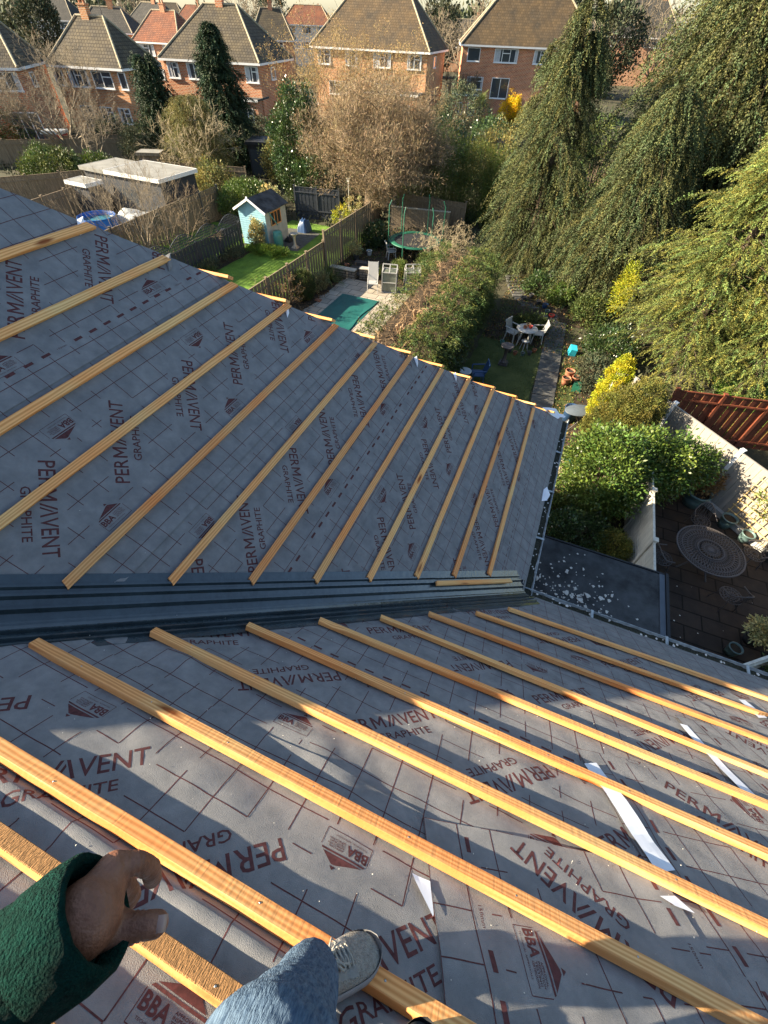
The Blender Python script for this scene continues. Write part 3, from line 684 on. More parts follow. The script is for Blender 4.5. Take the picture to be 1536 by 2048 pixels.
def sheet(name, pts, z, mt, grid=None, kind='structure'):
    b = MB(); b.face([(x, y, z) for x, y in pts]); o = b.build(name, M_[mt]); return tag(o, kind=kind)
sheet('ground', [(-900, -300), (600, -300), (600, 1500), (-900, 1500)], G0, 'earth')
def rough_sheet(name, x0, x1, y0, y1, z, mt, st=.25, amp=.02, wob=.15):
    nx = int((x1-x0)/st)+1; ny = int((y1-y0)/st)+1; V = []; F = []
    for j in range(ny+1):
        for i in range(nx+1):
            x = x0+(x1-x0)*i/nx; y = y0+(y1-y0)*j/ny
            ex = wob*nz(x*.9, y*.9, 3) if 0 < i < nx else wob*nz(y*1.3, i, 4); V.append((x+(ex if i in (0, nx) else 0), y, z+amp*(nz(x*2, y*2)+.6)*(0 < i < nx and 0 < j < ny)))
    for j in range(ny):
        for i in range(nx): a = j*(nx+1)+i; F.append((a, a+1, a+nx+2, a+nx+1))
    me = bpy.data.meshes.new(name); me.from_pydata(V, [], F); return tag(link(name, me, M_[mt]), kind='structure')
rough_sheet('lawn', -18.9, -12.75, 10, 25.2, G0+.01, 'lawn')
rough_sheet('lawn', -27, -19.1, 15, 22.5, G0+.01, 'lawn')
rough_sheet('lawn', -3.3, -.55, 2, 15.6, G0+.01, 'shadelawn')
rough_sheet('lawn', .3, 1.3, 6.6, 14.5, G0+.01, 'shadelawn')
rough_sheet('lawn', 6.0, 20, 11.8, 24, G0+.01, 'lawn')
rough_sheet('lawn', -46, -34, 40, 47, G0+.01, 'lawn', .5)
rough_sheet('lawn', -30, -18, 52, 62, G0+.01, 'lawn', .5)
rough_sheet('flower_bed', -3.2, -.6, 15.2, 17.2, G0+.022, 'soil', amp=.06)
rough_sheet('flower_bed', -2.6, .8, 17.9, 21.5, G0+.022, 'soil', amp=.06)
rough_sheet('flower_bed', .35, 3.0, 3.0, 8.6, G0+.024, 'soil', amp=.06)
rough_sheet('flower_bed', 1.0, 3.0, 8.6, 15, G0+.024, 'soil', amp=.06)
rough_sheet('flower_bed', -12.6, -11.4, 12, 19, G0+.022, 'soil', amp=.06)
rough_sheet('flower_bed', -18.9, -17.9, 13, 19.4, G0+.024, 'soil', amp=.06)
rough_sheet('flower_bed', -12.6, -7.2, 18.2, 28, G0+.022, 'soil', amp=.05)
sheet('patio', [(-11.6, 11.5), (-7.2, 11.5), (-7.2, 18.2), (-11.6, 18.2)], G0+.03, 'slab')
sheet('patio', [(-18.3, 20.0), (-15.6, 20.3), (-15.9, 23.6), (-17.2, 23.9), (-18.2, 23.6)], G0+.034, 'concrete')
sheet('patio', [(3.0, -.2), (9.5, -.2), (9.5, 4.2), (3.2, 10.6)], G0+.03, 'darkslab').rotation_euler = (0, 0, 0)
pb = MB(); y = 9.0; k = 0
while y < 18:
    l = random.uniform(.82, .98); x0 = -.42+.02*nz(y, 1); x1 = .28+.02*nz(y, 2)
    xo = -.05*(y-11.5)
    pb.box((-.09+xo, y+l/2, G0+.03+.006*random.random()), (.80, l-.03, .05), Matrix.Rotation(.02*random.uniform(-1, 1)+.05, 3, 'Z')); y += l
tag(pb.build('path', M_['concrete']), kind='structure')
pb = MB()
for i in range(16):
    t = i/15; x = -.7-2.6*t-.5*math.sin(t*3); y = 17.6+4.8*t
    pb.box((x, y, G0+.03), (.7, .42, .05), Matrix.Rotation(.6*t+.2*random.random(), 3, 'Z'))
tag(pb.build('path', M_['stone' if 0 else 'concrete']), kind='structure')

# ---- fences
def fence(name, p0, p1, h, mt, label, bay=1.83, board=.125, base=0, posts='concrete', rail=False, cap=True, top=None, slats=False, group=None, z0=None, over=.0, lean=0):
    p0 = Vector((p0[0], p0[1], 0)); p1 = Vector((p1[0], p1[1], 0)); d = p1-p0; L = d.length; X = d.normalized(); Y = Vector((-X.y, X.x, 0)); z0 = G0 if z0 is None else z0
    t = thing(name, label, 'fence', (p0.x, p0.y, z0), 0, group); n = max(1, round(L/bay)); bl = L/n
    for i in range(n):
        b = MB(); s = i*bl+.05; e = (i+1)*bl-.05; m = max(2, int((e-s)/board)); w_ = (e-s)/m; dip = random.uniform(-.02, .02)
        hh = h(i/n) if callable(h) else h
        if slats:
            k = int((hh-base)/.09)
            for q in range(k): b.box(X*((s+e)/2)+Vector((0, 0, base+.06+q*.09)), (e-s, .02, .075), Matrix.Rotation(math.atan2(X.y, X.x), 3, 'Z'))
        else:
            for q in range(m):
                b.box(X*(s+(q+.5)*w_)+Y*(.016*(q % 2))+Vector((0, 0, base+(hh-base)/2+dip)), (w_-.007, .016, hh-base+random.uniform(-.006, .006)), Matrix.Rotation(math.atan2(X.y, X.x)+.07, 3, 'Z'))
            for zz in (base+.25, hh-.25): b.bar(X*s-Y*.03+Vector((0, 0, zz)), X*e-Y*.03+Vector((0, 0, zz)), .04, .05)
        if cap: b.bar(X*s+Vector((0, 0, hh+.012+dip)), X*e+Vector((0, 0, hh+.012+dip)), .05, .022)
        b.build('panel', M_[mt], t)
        if base > .05:
            g = MB(); g.bar(X*s+Vector((0, 0, base/2)), X*e+Vector((0, 0, base/2)), .05, base); g.build('gravel_board', M_[posts], t)
    for i in range(n+1):
        hh = h(min(i, n-1)/n) if callable(h) else h
        b = MB(); b.box(X*(i*bl)+Vector((0, 0, (hh+.08)/2)), (.09, .09, hh+.08), Matrix.Rotation(math.atan2(X.y, X.x), 3, 'Z')); b.box(X*(i*bl)+Vector((0, 0, hh+.09)), (.12, .12, .025), Matrix.Rotation(math.atan2(X.y, X.x), 3, 'Z'))
        b.build('post', M_[posts if posts else mt], t)
    return t
fence('fence', (-12.65, 9.5), (-12.65, 18.2), 1.5, 'fence', 'lower brown boarded fence between the green lawn and the covered pool', base=.0, posts='fence')
fence('fence', (-12.6, 18.2), (-12.6, 23.9), 1.95, 'fence', 'taller stretch of brown boarded fence nearer the big bare tree', posts='fence')
tf = fence('fence', (-18.6, 12.0), (-18.7, 19.4), 1.25, 'fenced', 'dark painted fence with an arched lattice top in front of the shed', bay=1.85, posts='fenced', cap=True)
for i in range(4):                                    # arched trellis toppers
    b = MB(); y0 = .05+i*1.85; y1 = y0+1.75
    for j in range(15):
        s = j/14; hgt = .28+.30*math.sin(math.pi*s); b.bar((0, y0+(y1-y0)*s, 1.28), (0, y0+(y1-y0)*s, 1.28+hgt), .032, .014, up=(1, 0, 0))
    for q in range(5):
        z = 1.32+.11*q; ok = [s/20 for s in range(21) if 1.28+.28+.30*math.sin(math.pi*s/20) > z]
        if ok: b.bar((.012, y0+(y1-y0)*ok[0], z), (.012, y0+(y1-y0)*ok[-1], z), .014, .030, up=(0, 0, 1))
    for j in range(14):
        s, s2 = j/14, (j+1)/14; b.bar((0, y0+(y1-y0)*s, 1.29+.28+.30*math.sin(math.pi*s)), (0, y0+(y1-y0)*s2, 1.29+.28+.30*math.sin(math.pi*s2)), .035, .03)
    b.build('lattice', M_['fenced'], tf)
fence('fence', (-18.9, 25.9), (-15.9, 26.4), 1.7, 'fenced', 'dark slatted fence behind the blue shed, white gravel board below', base=.22, posts='fenced', bay=1.5)
fence('fence', (-22.6, 12.5), (-23.2, 23.5), 1.7, 'fence', 'weathered brown fence right of the blue pool, behind the bare shrub', posts='concrete')
fence('fence', (-29.4, 13.0), (-30.4, 21.4), 1.8, 'fence', 'grey weathered fence behind the blue round pool', posts='fence')
fence('fence', (-38.0, 14.5), (-31.5, 24.0), 1.8, 'fence', 'brown fence at the left edge beyond the pool, in front of the shrubs', posts='fence')
fence('fence', (-31, 27.0), (-24.5, 28.5), 1.7, 'fence', 'fence beyond the flat roofed cabin, under the evergreens', posts='fence')
fence('fence', (-52, 22.0), (-38.0, 33.0), 1.7, 'fence', 'distant brown fence under the large bare tree at left', posts='fence')
fence('fence', (-44, 30), (-34, 40), 1.7, 'fence', 'distant fence between the gardens below the left brick house', posts='fence')
fence('fence', (-12.5, 28.6), (-8.0, 28.6), 1.5, 'fence', 'dim fence behind the trampoline under the bamboo', posts='fence')
fence('fence', (-17.5, 47), (-8.0, 50), 1.9, 'concrete', 'pale concrete fence beyond the bamboo', posts='concrete')
gf = fence('fence', (8.2, 5.3), (1.9, 11.6), 1.8, 'fenceg', 'taupe painted fence behind the round metal table, white posts', base=.12, posts='white', bay=2.25, board=.115)
fence('fence', (3.6, 10.95), (6.3, 11.55), 1.75, 'fencer', 'terracotta stained fence beyond the taupe one', bay=1.8, posts='fencer')
fence('fence', (6.3, 11.55), (12.6, 12.9), 1.75, 'fencer', 'terracotta stained fence running out at the right edge', bay=1.8, posts='fencer')
fence('fence', (3.02, 2.9), (2.98, 7.9), 1.55, 'fencew', 'cream slatted screen fence between the shrubs and the dark patio', bay=1.66, posts='fencew', slats=True)
fence('fence', (4.6, 2.35), (7.0, 4.3), 1.0, 'fencew', 'low cream fence at the lower right beside the pots', bay=1.5, posts='fencew')
# bamboo lattice on the taupe fence
tr_ = MB(); X = Vector((-1, 1, 0)).normalized(); Yn = Vector((-1, -1, 0)).normalized()
o0 = Vector((6.75, 6.75, G0))+Yn*.07
for j in range(9): tr_.bar(o0+X*(j*.2)+Vector((0, 0, .15)), o0+X*(j*.2)+Vector((0, 0, 1.7)), .022, .016, up=(1, 1, 0))
for j in range(8): tr_.bar(o0+Yn*.02+X*-.05+Vector((0, 0, .2+j*.2)), o0+Yn*.02+X*1.65+Vector((0, 0, .2+j*.2)), .016, .022)
tag(tr_.build('trellis', M_['bamb']), 'square yellow bamboo trellis hung on the taupe fence', 'trellis')

# ---- flat roofed extension
ex = thing('flat_roof_extension', 'single storey extension with a dark felt roof strewn with flakes', 'extension', (0, 0, G0))
b = MB(); 
for p0, p1 in (((2.7, -.2), (2.7, 2.9)), ((2.7, 2.9), (-.25, 2.9))): wallq(b, p0, p1, 0, 2.3)
b.build('wall', M_['brick'], ex)
b = MB(); b.box((1.26, 1.32, 2.36), (3.02, 3.2, .12)); b.build('felt_roof', M_['felt'], ex)
b = MB(); b.bar((2.80, -.25, 2.37), (2.80, 2.97, 2.37), .05, .16); b.bar((-.25, 2.95, 2.36), (2.76, 2.95, 2.36), .03, .15); b.build('fascia', M_['dark'], ex)
b = MB(); b.bar((2.72, -.2, 2.425), (2.72, 2.93, 2.425), .09, .012); b.build('edge_trim', M_['fascia'], ex)
V = []; F = []
for i in range(620):                                     # flakes of old render and lime
    cx_, cy_ = [(.45, 1.3), (.6, 1.0), (.9, .9), (1.2, .7), (1.35, 1.1), (1.1, 1.7), (1.7, .6), (2.1, .45), (.3, .7), (1.6, 1.6)][RNG.integers(10)]
    x = float(np.clip(RNG.normal(cx_, .24), -.05, 2.6)); y = float(np.clip(RNG.normal(cy_+.25, .32), .22, 2.85))
    if x > 2.3 and random.random() < .6: continue
    s = 1.35*RNG.choice([.009, .015, .024, .038], p=[.42, .3, .2, .08]); b_ = len(V); m = random.randint(4, 6); a0 = random.random()*6
    z = -2.18+.002
    for k in range(m): V.append((x+s*math.cos(a0+k*6.28/m)*random.uniform(.3, 1.4), y+s*math.sin(a0+k*6.28/m)*random.uniform(.3, 1.4), z+s*.25))
    for k in range(m): V.append((V[b_+k][0]*1, V[b_+k][1], z))
    F.append(tuple(range(b_, b_+m))); F += [(b_+k, b_+m+k, b_+m+(k+1) % m, b_+(k+1) % m) for k in range(m)]
for i in range(150):
    t = RNG.uniform(0, 5.5); 
    if t > 3.6: q = (float(RNG.uniform(3.1, 7.5)), float(RNG.uniform(.8, 5.2)), G0+.035)
    else: q = (.115+float(RNG.normal(0, .025)), t, -.1) if RNG.random() < .4 else (t*.9+.1, .115+float(RNG.normal(0, .025)), -.1)
    s = random.uniform(.006, .02); b_ = len(V); m = 5
    for k in range(m): V.append((q[0]+s*math.cos(k*1.26)*random.uniform(.6, 1.2), q[1]+s*math.sin(k*1.26)*random.uniform(.6, 1.2), q[2]+s*.5))
    F.append(tuple(range(b_, b_+m)))
me = bpy.data.meshes.new('flakes'); me.from_pydata(V, [], F); tag(link('lime_flakes', me, M_['flake']), 'pale lime and render flakes strewn over the felt roof and patio', 'debris', kind='stuff')
b = MB(); b.box((0, 0, 0), (.17, .30, .012)); q = b.build('broken_slate', M_['concrete']); q.location = (1.75, .62, -2.165); q.rotation_euler = (0, .03, .35); tag(q, 'grey broken slate lying among flakes on the dark felt roof', 'slate')
b = MB(); b.lathe([(0, .03), (.035, .022), (.05, 0), (.03, -.01)], n=7); q = b.build('render_lump', M_['stone']); q.location = (2.25, .52, -2.17); tag(q, 'rounded lump of render on the felt roof near the gutter', 'rubble')

# ---- pool with green cover, planter wall
b = MB(); n = 14; ptsn = []
for j in range(n+1):
    for i in range(n+1):
        s, t = i/n, j/n; ed = 4*max(abs(s-.5), abs(t-.5))-1
        x = -10.62+1.85*s+.05*math.sin(9*t)*(s in (0, 1)) + .09*math.sin(math.pi*t)*(.5-s); y = 12.6+3.65*t+.10*math.sin(math.pi*s)*(.5-t)
        ptsn.append((x, y, G0+.07-.10*math.sin(math.pi*s)*math.sin(math.pi*t)+.008*nz(x*3, y*3)))
b.poly(ptsn, [(j*(n+1)+i, j*(n+1)+i+1, (j+1)*(n+1)+i+1, (j+1)*(n+1)+i) for j in range(n) for i in range(n)], sm=True)
b.poly([(-10.7, 12.5, G0+.04), (-8.7, 12.5, G0+.04), (-8.7, 16.35, G0+.04), (-10.7, 16.35, G0+.04)], [(0, 1, 2, 3)])
tag(b.build('pool_cover', M_['poolcover']), 'dark green sheet cover stretched over the small sunken pool', 'pool cover')
def wall(name, p0, p1, h, w_, mt, label, z0=G0):
    t = thing(name, label, 'wall', (p0[0], p0[1], z0)); d = Vector((p1[0]-p0[0], p1[1]-p0[1], 0)); L = d.length; a = math.atan2(d.y, d.x); t.rotation_euler = (0, 0, a)
    b = MB()
    for (x0, y0, x1, y1) in ((0, -w_/2, L, -w_/2), (L, -w_/2, L, w_/2), (L, w_/2, 0, w_/2), (0, w_/2, 0, -w_/2)): wallq(b, (x0, y0), (x1, y1), 0, h)
    b.build('brickwork', M_[mt], t); b = MB(); b.box((L/2, 0, h+.02), (L+.04, w_+.04, .045)); b.build('coping', M_['stone'], t); return t
M_['stonewall'] = brickmat('stone_wall', (.17, .15, .12), (.23, .20, .16), (.07, .06, .05), .35, .12, .02)
wall('garden_wall', (-12.3, 18.25), (-10.9, 18.3), .42, .3, 'stonewall', 'low stone retaining wall at the far left of the pool patio')
wall('garden_wall', (-10.75, 18.5), (-9.8, 18.7), .5, .3, 'stonewall', 'short stone wall beside the steps behind the reclining chair')
wall('garden_wall', (-12.3, 26.6), (-8.6, 27.2), 1.25, .12, 'fence', 'sunlit timber retaining wall behind the trampoline')
for i in range(3):
    b = MB(); b.box((0, 0, .07+.07*i), (1.0, .4, .14+.14*i)); q = b.build('stone_step', M_['stonewall']); q.location = (-11.1+.05*i, 18.7+.42*i, G0); tag(q, ['lowest', 'middle', 'top'][i]+' dark stone step up from the pool patio', 'step', 'steps up from the pool patio')

# ---- shed
sh = thing('garden_shed', 'pale blue wooden shed with black felt roof on the green lawn', 'shed', (-19.05, 20.05, G0))
w1, d1, he, hr = 1.75, 2.1, 1.85, 2.3
def boards(b, p0, p1, z0, z1f, step=.11, gap=.012, out=(0, -1)):
    z = z0
    while True:
        a, c = z1f(0), z1f(1)
        if z > max(a, c, z1f(.5)): break
        ss = [s/24 for s in range(25) if z1f(s/24) > z+step*.5]
        if ss:
            s0, s1 = ss[0], ss[-1]; q0 = Vector((p0[0]+(p1[0]-p0[0])*s0, p0[1]+(p1[1]-p0[1])*s0, z)); q1 = Vector((p0[0]+(p1[0]-p0[0])*s1, p0[1]+(p1[1]-p0[1])*s1, z))
            o = Vector((out[0], out[1], 0)); b.poly([q0+o*.025, q1+o*.025, q1+o*.008+Vector((0, 0, step)), q0+o*.008+Vector((0, 0, step)), q0, q1, q1+Vector((0, 0, step)), q0+Vector((0, 0, step))], [(0, 1, 2, 3), (5, 4, 7, 6), (0, 4, 5, 1), (3, 2, 6, 7), (0, 3, 7, 4), (1, 5, 6, 2)])
        z += step
gab = lambda s: he+(hr-he)*(1-abs(2*s-1))
b = MB(); boards(b, (0, 0), (w1, 0), .05, gab); b.build('gable_wall', M_['shed'], sh); b = MB(); boards(b, (w1, d1), (0, d1), .05, gab, out=(0, 1)); b.build('gable_wall', M_['shed'], sh)
b = MB(); boards(b, (w1, 0), (w1, d1), .05, lambda s: he, out=(1, 0)); b.build('side_wall', M_['sheds'], sh); b = MB(); boards(b, (0, d1), (0, 0), .05, lambda s: he, out=(-1, 0)); b.build('side_wall', M_['sheds'], sh)
rf = MB()
for sg in (0, 1):
    x0 = -.16 if sg == 0 else w1+.16; zz = he-.06; xm = w1/2
    rf.poly([(x0, -.2, zz), (xm, -.2, hr+.06), (xm, d1+.15, hr+.06), (x0, d1+.15, zz), (x0, -.2, zz-.03), (xm, -.2, hr+.03), (xm, d1+.15, hr+.03), (x0, d1+.15, zz-.03)],
            [(0, 1, 2, 3) if sg else (3, 2, 1, 0), (4, 5, 6, 7), (0, 1, 5, 4), (2, 3, 7, 6), (3, 0, 4, 7)])
rf.build('roof', M_['felt'], sh)
b = MB(); b.bar((-.18, -.215, he-.1), (w1/2, -.215, hr+.03), .03, .11); b.bar((w1/2, -.215, hr+.03), (w1+.18, -.215, he-.1), .03, .11); b.box((w1/2, -.22, hr+.06), (.1, .03, .16)); b.build('barge_board', M_['white'], sh)
wn = MB(); wn.box((w1+.035, .95, 1.35), (.03, 1.05, .62)); wf = wn.build('window', M_['dark'], sh)
b = MB()
for y in (.45, .8, 1.1, 1.45): b.box((w1+.055, y, 1.35), (.03, .045, .64))
for z in (1.04, 1.66): b.box((w1+.055, .95, z), (.03, 1.05, .045))
b.build('glazing_bar', M_['wood'], wf)
def barrel(name, loc, r, h, mt, label, cat='water butt'):
    t = thing(name, label, cat, loc); b = MB(); b.lathe([(0, 0), (r*.9, 0), (r, h*.3), (r, h*.7), (r*.92, h*.93), (0, h*.93)]); b.build('tank', M_[mt], t)
    b = MB(); b.lathe([(0, h*1.0), (r*.8, h*.98), (r*.95, h*.93), (r*.95, h*.9)]); b.build('lid', M_[mt], t); return t
barrel('water_butt', (-16.85, 20.35, G0), .27, .9, 'greenp', 'pale green water butt at the corner of the blue shed')
b = MB(); b.tube([(-17.25, 20.3, G0+1.8), (-17.0, 20.3, G0+1.5), (-16.9, 20.6, G0+1.1)], .03); tag(b.build('downpipe', M_['greenp']), 'thin pipe leading down to the water butt', 'pipe')
def stonebath(loc, label, mt='stone', sc=1):
    t = thing('bird_bath', label, 'bird bath', loc); t.scale = (sc,)*3
    b = MB(); b.box((0, 0, .04), (.34, .34, .08)); b.box((0, 0, .11), (.26, .26, .06)); b.lathe([(.12, .14), (.08, .2), (.065, .4), (.075, .6), (.12, .68)], n=16); b.build('pedestal', M_[mt], t)
    b = MB(); b.lathe([(0, .67), (.14, .68), (.24, .74), (.25, .78), (.22, .78), (.12, .73), (0, .73)], n=28); b.build('bowl', M_[mt], t); return t
stonebath((-16.0, 20.75, G0), 'pale stone bird bath on the paving beside the blue shed')
stonebath((-1.94, 13.3, G0), 'dark metal bird bath standing on the shaded lawn', 'iron', 1.05)
stonebath((-3.0, 10.95, G0), 'pale round bird bath seen just over the roof edge', 'cover', .95)
def tarp(name, loc, sx, sy, h, mt, label, cat, seed=1):
    n = 14; V = []; F = []
    for j in range(n+1):
        for i in range(n+1):
            s, t = 2*i/n-1, 2*j/n-1; e = max(abs(s), abs(t)); z = h*(1-e**4)*(.8+.35*nz(s*2+seed, t*2, seed)) if e < 1 else 0
            V.append((s*sx*(1+.08*nz(t*3, seed)), t*sy*(1+.08*nz(s*3, seed, 3)), max(0, z)))
    for j in range(n):
        for i in range(n): a = j*(n+1)+i; F.append((a, a+1, a+n+2, a+n+1))
    me = bpy.data.meshes.new(name); me.from_pydata(V, [], F); o = link(name, me, M_[mt]); o.location = loc; me.polygons.foreach_set('use_smooth', [True]*len(F)); return tag(o, label, cat)
tarp('tarpaulin', (-17.0, 23.6, G0), .35, .4, .8, 'bluep', 'blue tarpaulin bundled behind the shed', 'tarpaulin', 3)
tarp('rubbish_bag', (-16.9, 21.5, G0), .2, .2, .35, 'dark', 'black bag on the paving in front of the shed wall', 'bag', 4)

# ---- cabin and other flat roofs
def cabin(name, fl, fr, depth, h, label, wallm, roofm, edge='white'):
    p0 = Vector((fl[0], fl[1], 0)); p1 = Vector((fr[0], fr[1], 0)); d = (p1-p0); L = d.length; a = math.atan2(d.y, d.x)
    t = thing(name, label, 'cabin', (fl[0], fl[1], G0), a)
    b = MB(); b.box((L/2, depth/2, h/2), (L-.3, depth-.3, h)); b.build('wall', M_[wallm], t)
    b = MB(); b.box((L/2, depth/2, h+.06), (L-.04, depth-.04, .14)); b.build('roof', M_[roofm], t)
    b = MB()
    for q0, q1 in (((0, 0), (L, 0)), ((L, 0), (L, depth)), ((L, depth), (0, depth)), ((0, depth), (0, 0))): b.bar((q0[0], q0[1], h+.045), (q1[0], q1[1], h+.045), .03, .19)
    b.build('fascia', M_[edge], t)
    b = MB(); b.box((L*.3, .14, 1.0), (L*.4, .03, 1.7)); b.build('door', M_['glass'], t); return t
cabin('garden_cabin', (-28.2, 19.75), (-23.9, 19.6), 3.2, 2.5, 'flat roofed charcoal garden cabin with a white roof edge', 'office', 'epdm')
cabin('garden_outbuilding', (-31.0, 20.4), (-28.5, 20.2), 2.8, 2.35, 'lower grey flat roofed outbuilding left of the charcoal cabin', 'office', 'epdm', 'epdm')
cabin('lean_to', (-30.4, 18.6), (-28.6, 18.5), 1.2, 2.0, 'small lean-to with a grey roof left of the cabin', 'office', 'epdm')
cabin('small_hut', (-32.5, 26.5), (-30.9, 27.2), 1.3, 2.0, 'small timber hut with a pale roof beyond the cabin', 'fence', 'epdm', 'fence')
cabin('dark_shed', (-27.5, 33.0), (-24.8, 34.0), 2.6, 2.2, 'dark low shed in the shade between the evergreens', 'dark', 'dark', 'dark')
cabin('red_shed', (-46.5, 30.0), (-44.9, 30.8), 1.4, 1.7, 'small red shed with a pale roof far left under the bare tree', 'red', 'cover', 'cover')

# ---- blue pool, grey cover
pl = thing('round_pool', 'blue round frame pool behind the weathered fences', 'pool', (-27.3, 17.4, G0))
b = MB(); b.lathe([(1.02, 0), (1.05, .95), (1.0, .98), (.97, .95), (.97, .5)], n=40); b.build('liner', M_['blue'], pl)
b = MB(); b.lathe([(0, .78), (.97, .78)], n=40); b.build('pool_water', M_['water'], pl)
b = MB(); b.tube([(1.03*math.cos(t*.3142), 1.03*math.sin(t*.3142), .98) for t in range(21)], .03, cap=False); b.build('rim', M_['blue'], pl)
for k in range(8):
    b = MB(); a = k*.785; b.tube([(1.07*math.cos(a), 1.07*math.sin(a), .97), (1.12*math.cos(a), 1.12*math.sin(a), 0)], .02, 6); b.build('leg', M_['fascia'], pl)
tarp('covered_boat', (-26.3, 19.0, G0), 1.5, .75, 1.15, 'cover', 'pale grey tarpaulin draped over a boat shape beside the blue pool', 'cover', 8).rotation_euler = (0, 0, .25)

# ---- trampoline
tp = thing('trampoline', 'green edged trampoline with net poles under the contorted bare shrub', 'trampoline', (-9.3, 22.9, G0))
R0 = 1.5
b = MB(); b.lathe([(0, .78), (R0-.28, .78)], n=48); b.build('jumping_mat', M_['net'], tp)
b = MB(); b.lathe([(R0-.3, .80), (R0-.02, .82), (R0, .79), (R0-.02, .76), (R0-.3, .785)], n=48); b.build('safety_pad', M_['green'], tp)
for k in range(6):
    a = k*math.pi/3+.4; c, s = math.cos(a), math.sin(a); b = MB(); b.tube([(c*R0*.98, s*R0*.98, 0), (c*R0*.98, s*R0*.98, .7)], .025, 8)
    b.build('leg', M_['nail'], tp); b = MB(); b.tube([(c*(R0+.03), s*(R0+.03), .1), (c*(R0+.03), s*(R0+.03), 2.4), (c*(R0-.1), s*(R0-.1), 2.65)], .028, 8); b.build('net_pole', M_['green'], tp)
b = MB()
for k in range(60):
    a = k*math.pi/30; a2 = (k+1)*math.pi/30; c, s = math.cos(a)*(R0-.05), math.sin(a)*(R0-.05)
    b.bar((c, s, .8), (c, s, 2.6), .004, .004)
for z in np.arange(.95, 2.61, .15):
    b.tube([((R0-.05)*math.cos(t*math.pi/12), (R0-.05)*math.sin(t*math.pi/12), z) for t in range(25)], .0025, 4, cap=False)
b.build('net', M_['net'], tp)

# ---- garden furniture
M_['wplast'] = mat('white_plastic', (.36, .36, .34), .4, var=.05)
def plastic_chair(name, loc, rz, mt, label, grp=None):
    t = thing(name, label, 'chair', loc, rz, grp); b = MB()
    b.box((0, 0, .43), (.46, .44, .03)); b.build('seat', M_[mt], t)
    b = MB()
    for i in range(6): x = -.2+.08*i; b.bar((x, .20, .46), (x, .33, .86), .045, .015, up=(0, 1, 0))
    b.bar((-.25, .33, .87), (.25, .33, .87), .03, .07); b.build('backrest', M_[mt], t)
    for sx in (-1, 1):
        b = MB(); b.bar((sx*.27, -.2, .63), (sx*.26, .26, .66), .05, .025); b.bar((sx*.26, -.2, .44), (sx*.27, -.2, .63), .04, .03); b.build('armrest', M_[mt], t)
        for sy in (-1, 1): b = MB(); b.bar((sx*.2, sy*.18, .43), (sx*.25, sy*.24, 0), .05, .035, up=(0, 1, 0)); b.build('leg', M_[mt], t)
    return t
plastic_chair('garden_chair', (-10.3, 21.75, G0), 2.2, 'wplast', 'white plastic chair in front of the trampoline')
plastic_chair('garden_chair', (-2.05, 15.35, G0), 1.2, 'wplast', 'white plastic chair left of the cluttered round table')
plastic_chair('garden_chair', (-1.05, 15.7, G0), -1.3, 'wplast', 'white plastic chair right of the cluttered round table, near the path')
plastic_chair('garden_chair', (-2.6, 11.5, G0), -1.2, 'bluep', 'blue plastic chair just beyond the roof edge')
lc = thing('reclining_chair', 'white framed reclining garden chair on the pool patio', 'chair', (-9.5, 17.35, G0), .35)
b = MB(); b.bar((0, -.25, .42), (0, .25, .40), .46, .02); b.build('seat', M_['wplast'], lc)
b = MB(); b.bar((0, .25, .40), (0, .6, 1.15), .46, .02, up=(0, 1, 0)); b.build('backrest', M_['wplast'], lc)
for sx in (-1, 1):
    b = MB(); b.tube([(sx*.25, -.35, 0), (sx*.25, -.1, .62), (sx*.25, .4, .66)], .014, 6); b.tube([(sx*.25, .5, 0), (sx*.25, -.28, .42)], .014, 6); b.tube([(sx*.24, -.27, .43), (sx*.24, .25, .41), (sx*.24, .62, 1.17)], .014, 6); b.build('frame', M_['wplast'], lc)
def coldframe(loc, rz, label):
    t = thing('mini_greenhouse', label, 'greenhouse', loc, rz); b = MB(); w2, d2, h2 = .35, .3, .95
    for sx in (-1, 1):
        for sy in (-1, 1): b.bar((sx*w2, sy*d2, 0), (sx*w2, sy*d2, h2), .04, .04, up=(0, 1, 0))
    for z in (.05, .5, h2):
        for s in (-1, 1): b.bar((-w2, s*d2, z), (w2, s*d2, z), .035, .035); b.bar((s*w2, -d2, z), (s*w2, d2, z), .035, .035)
    for x in (-w2, 0, w2):
        for s in (-1, 1): b.bar((x, s*(d2+.02), h2), (x, 0, h2+.28), .035, .03)
    b.bar((-w2, 0, h2+.28), (w2, 0, h2+.28), .04, .04); b.build('frame', M_['wplast'], t)
    b = MB(); b.box((0, 0, .48), (2*w2-.04, 2*d2-.04, .9)); g = b.build('glazing', M_['coldglass'], t); return t
coldframe((-8.75, 17.75, G0), .25, 'small white framed greenhouse beside the reclining chair')
coldframe((-7.75, 18.25, G0), .5, 'small white gabled greenhouse at the edge of the brown hedge')
def pot(loc, r, h, mt, label, plant=None, grp=None, soil=True):
    r *= .8
    t = thing('plant_pot', label, 'plant pot', loc, random.random()*6, grp); b = MB()
    b.lathe([(0, 0), (r*.7, 0), (r*.92, h*.5), (r, h*.9), (r*1.06, h*.92), (r*1.06, h), (r*.9, h), (r*.86, h*.85)], n=24); b.build('pot', M_[mt], t)
    b = MB(); b.lathe([(0, h*.86), (r*.87, h*.85)], n=16); b.build('soil', M_['soil'], t); return t
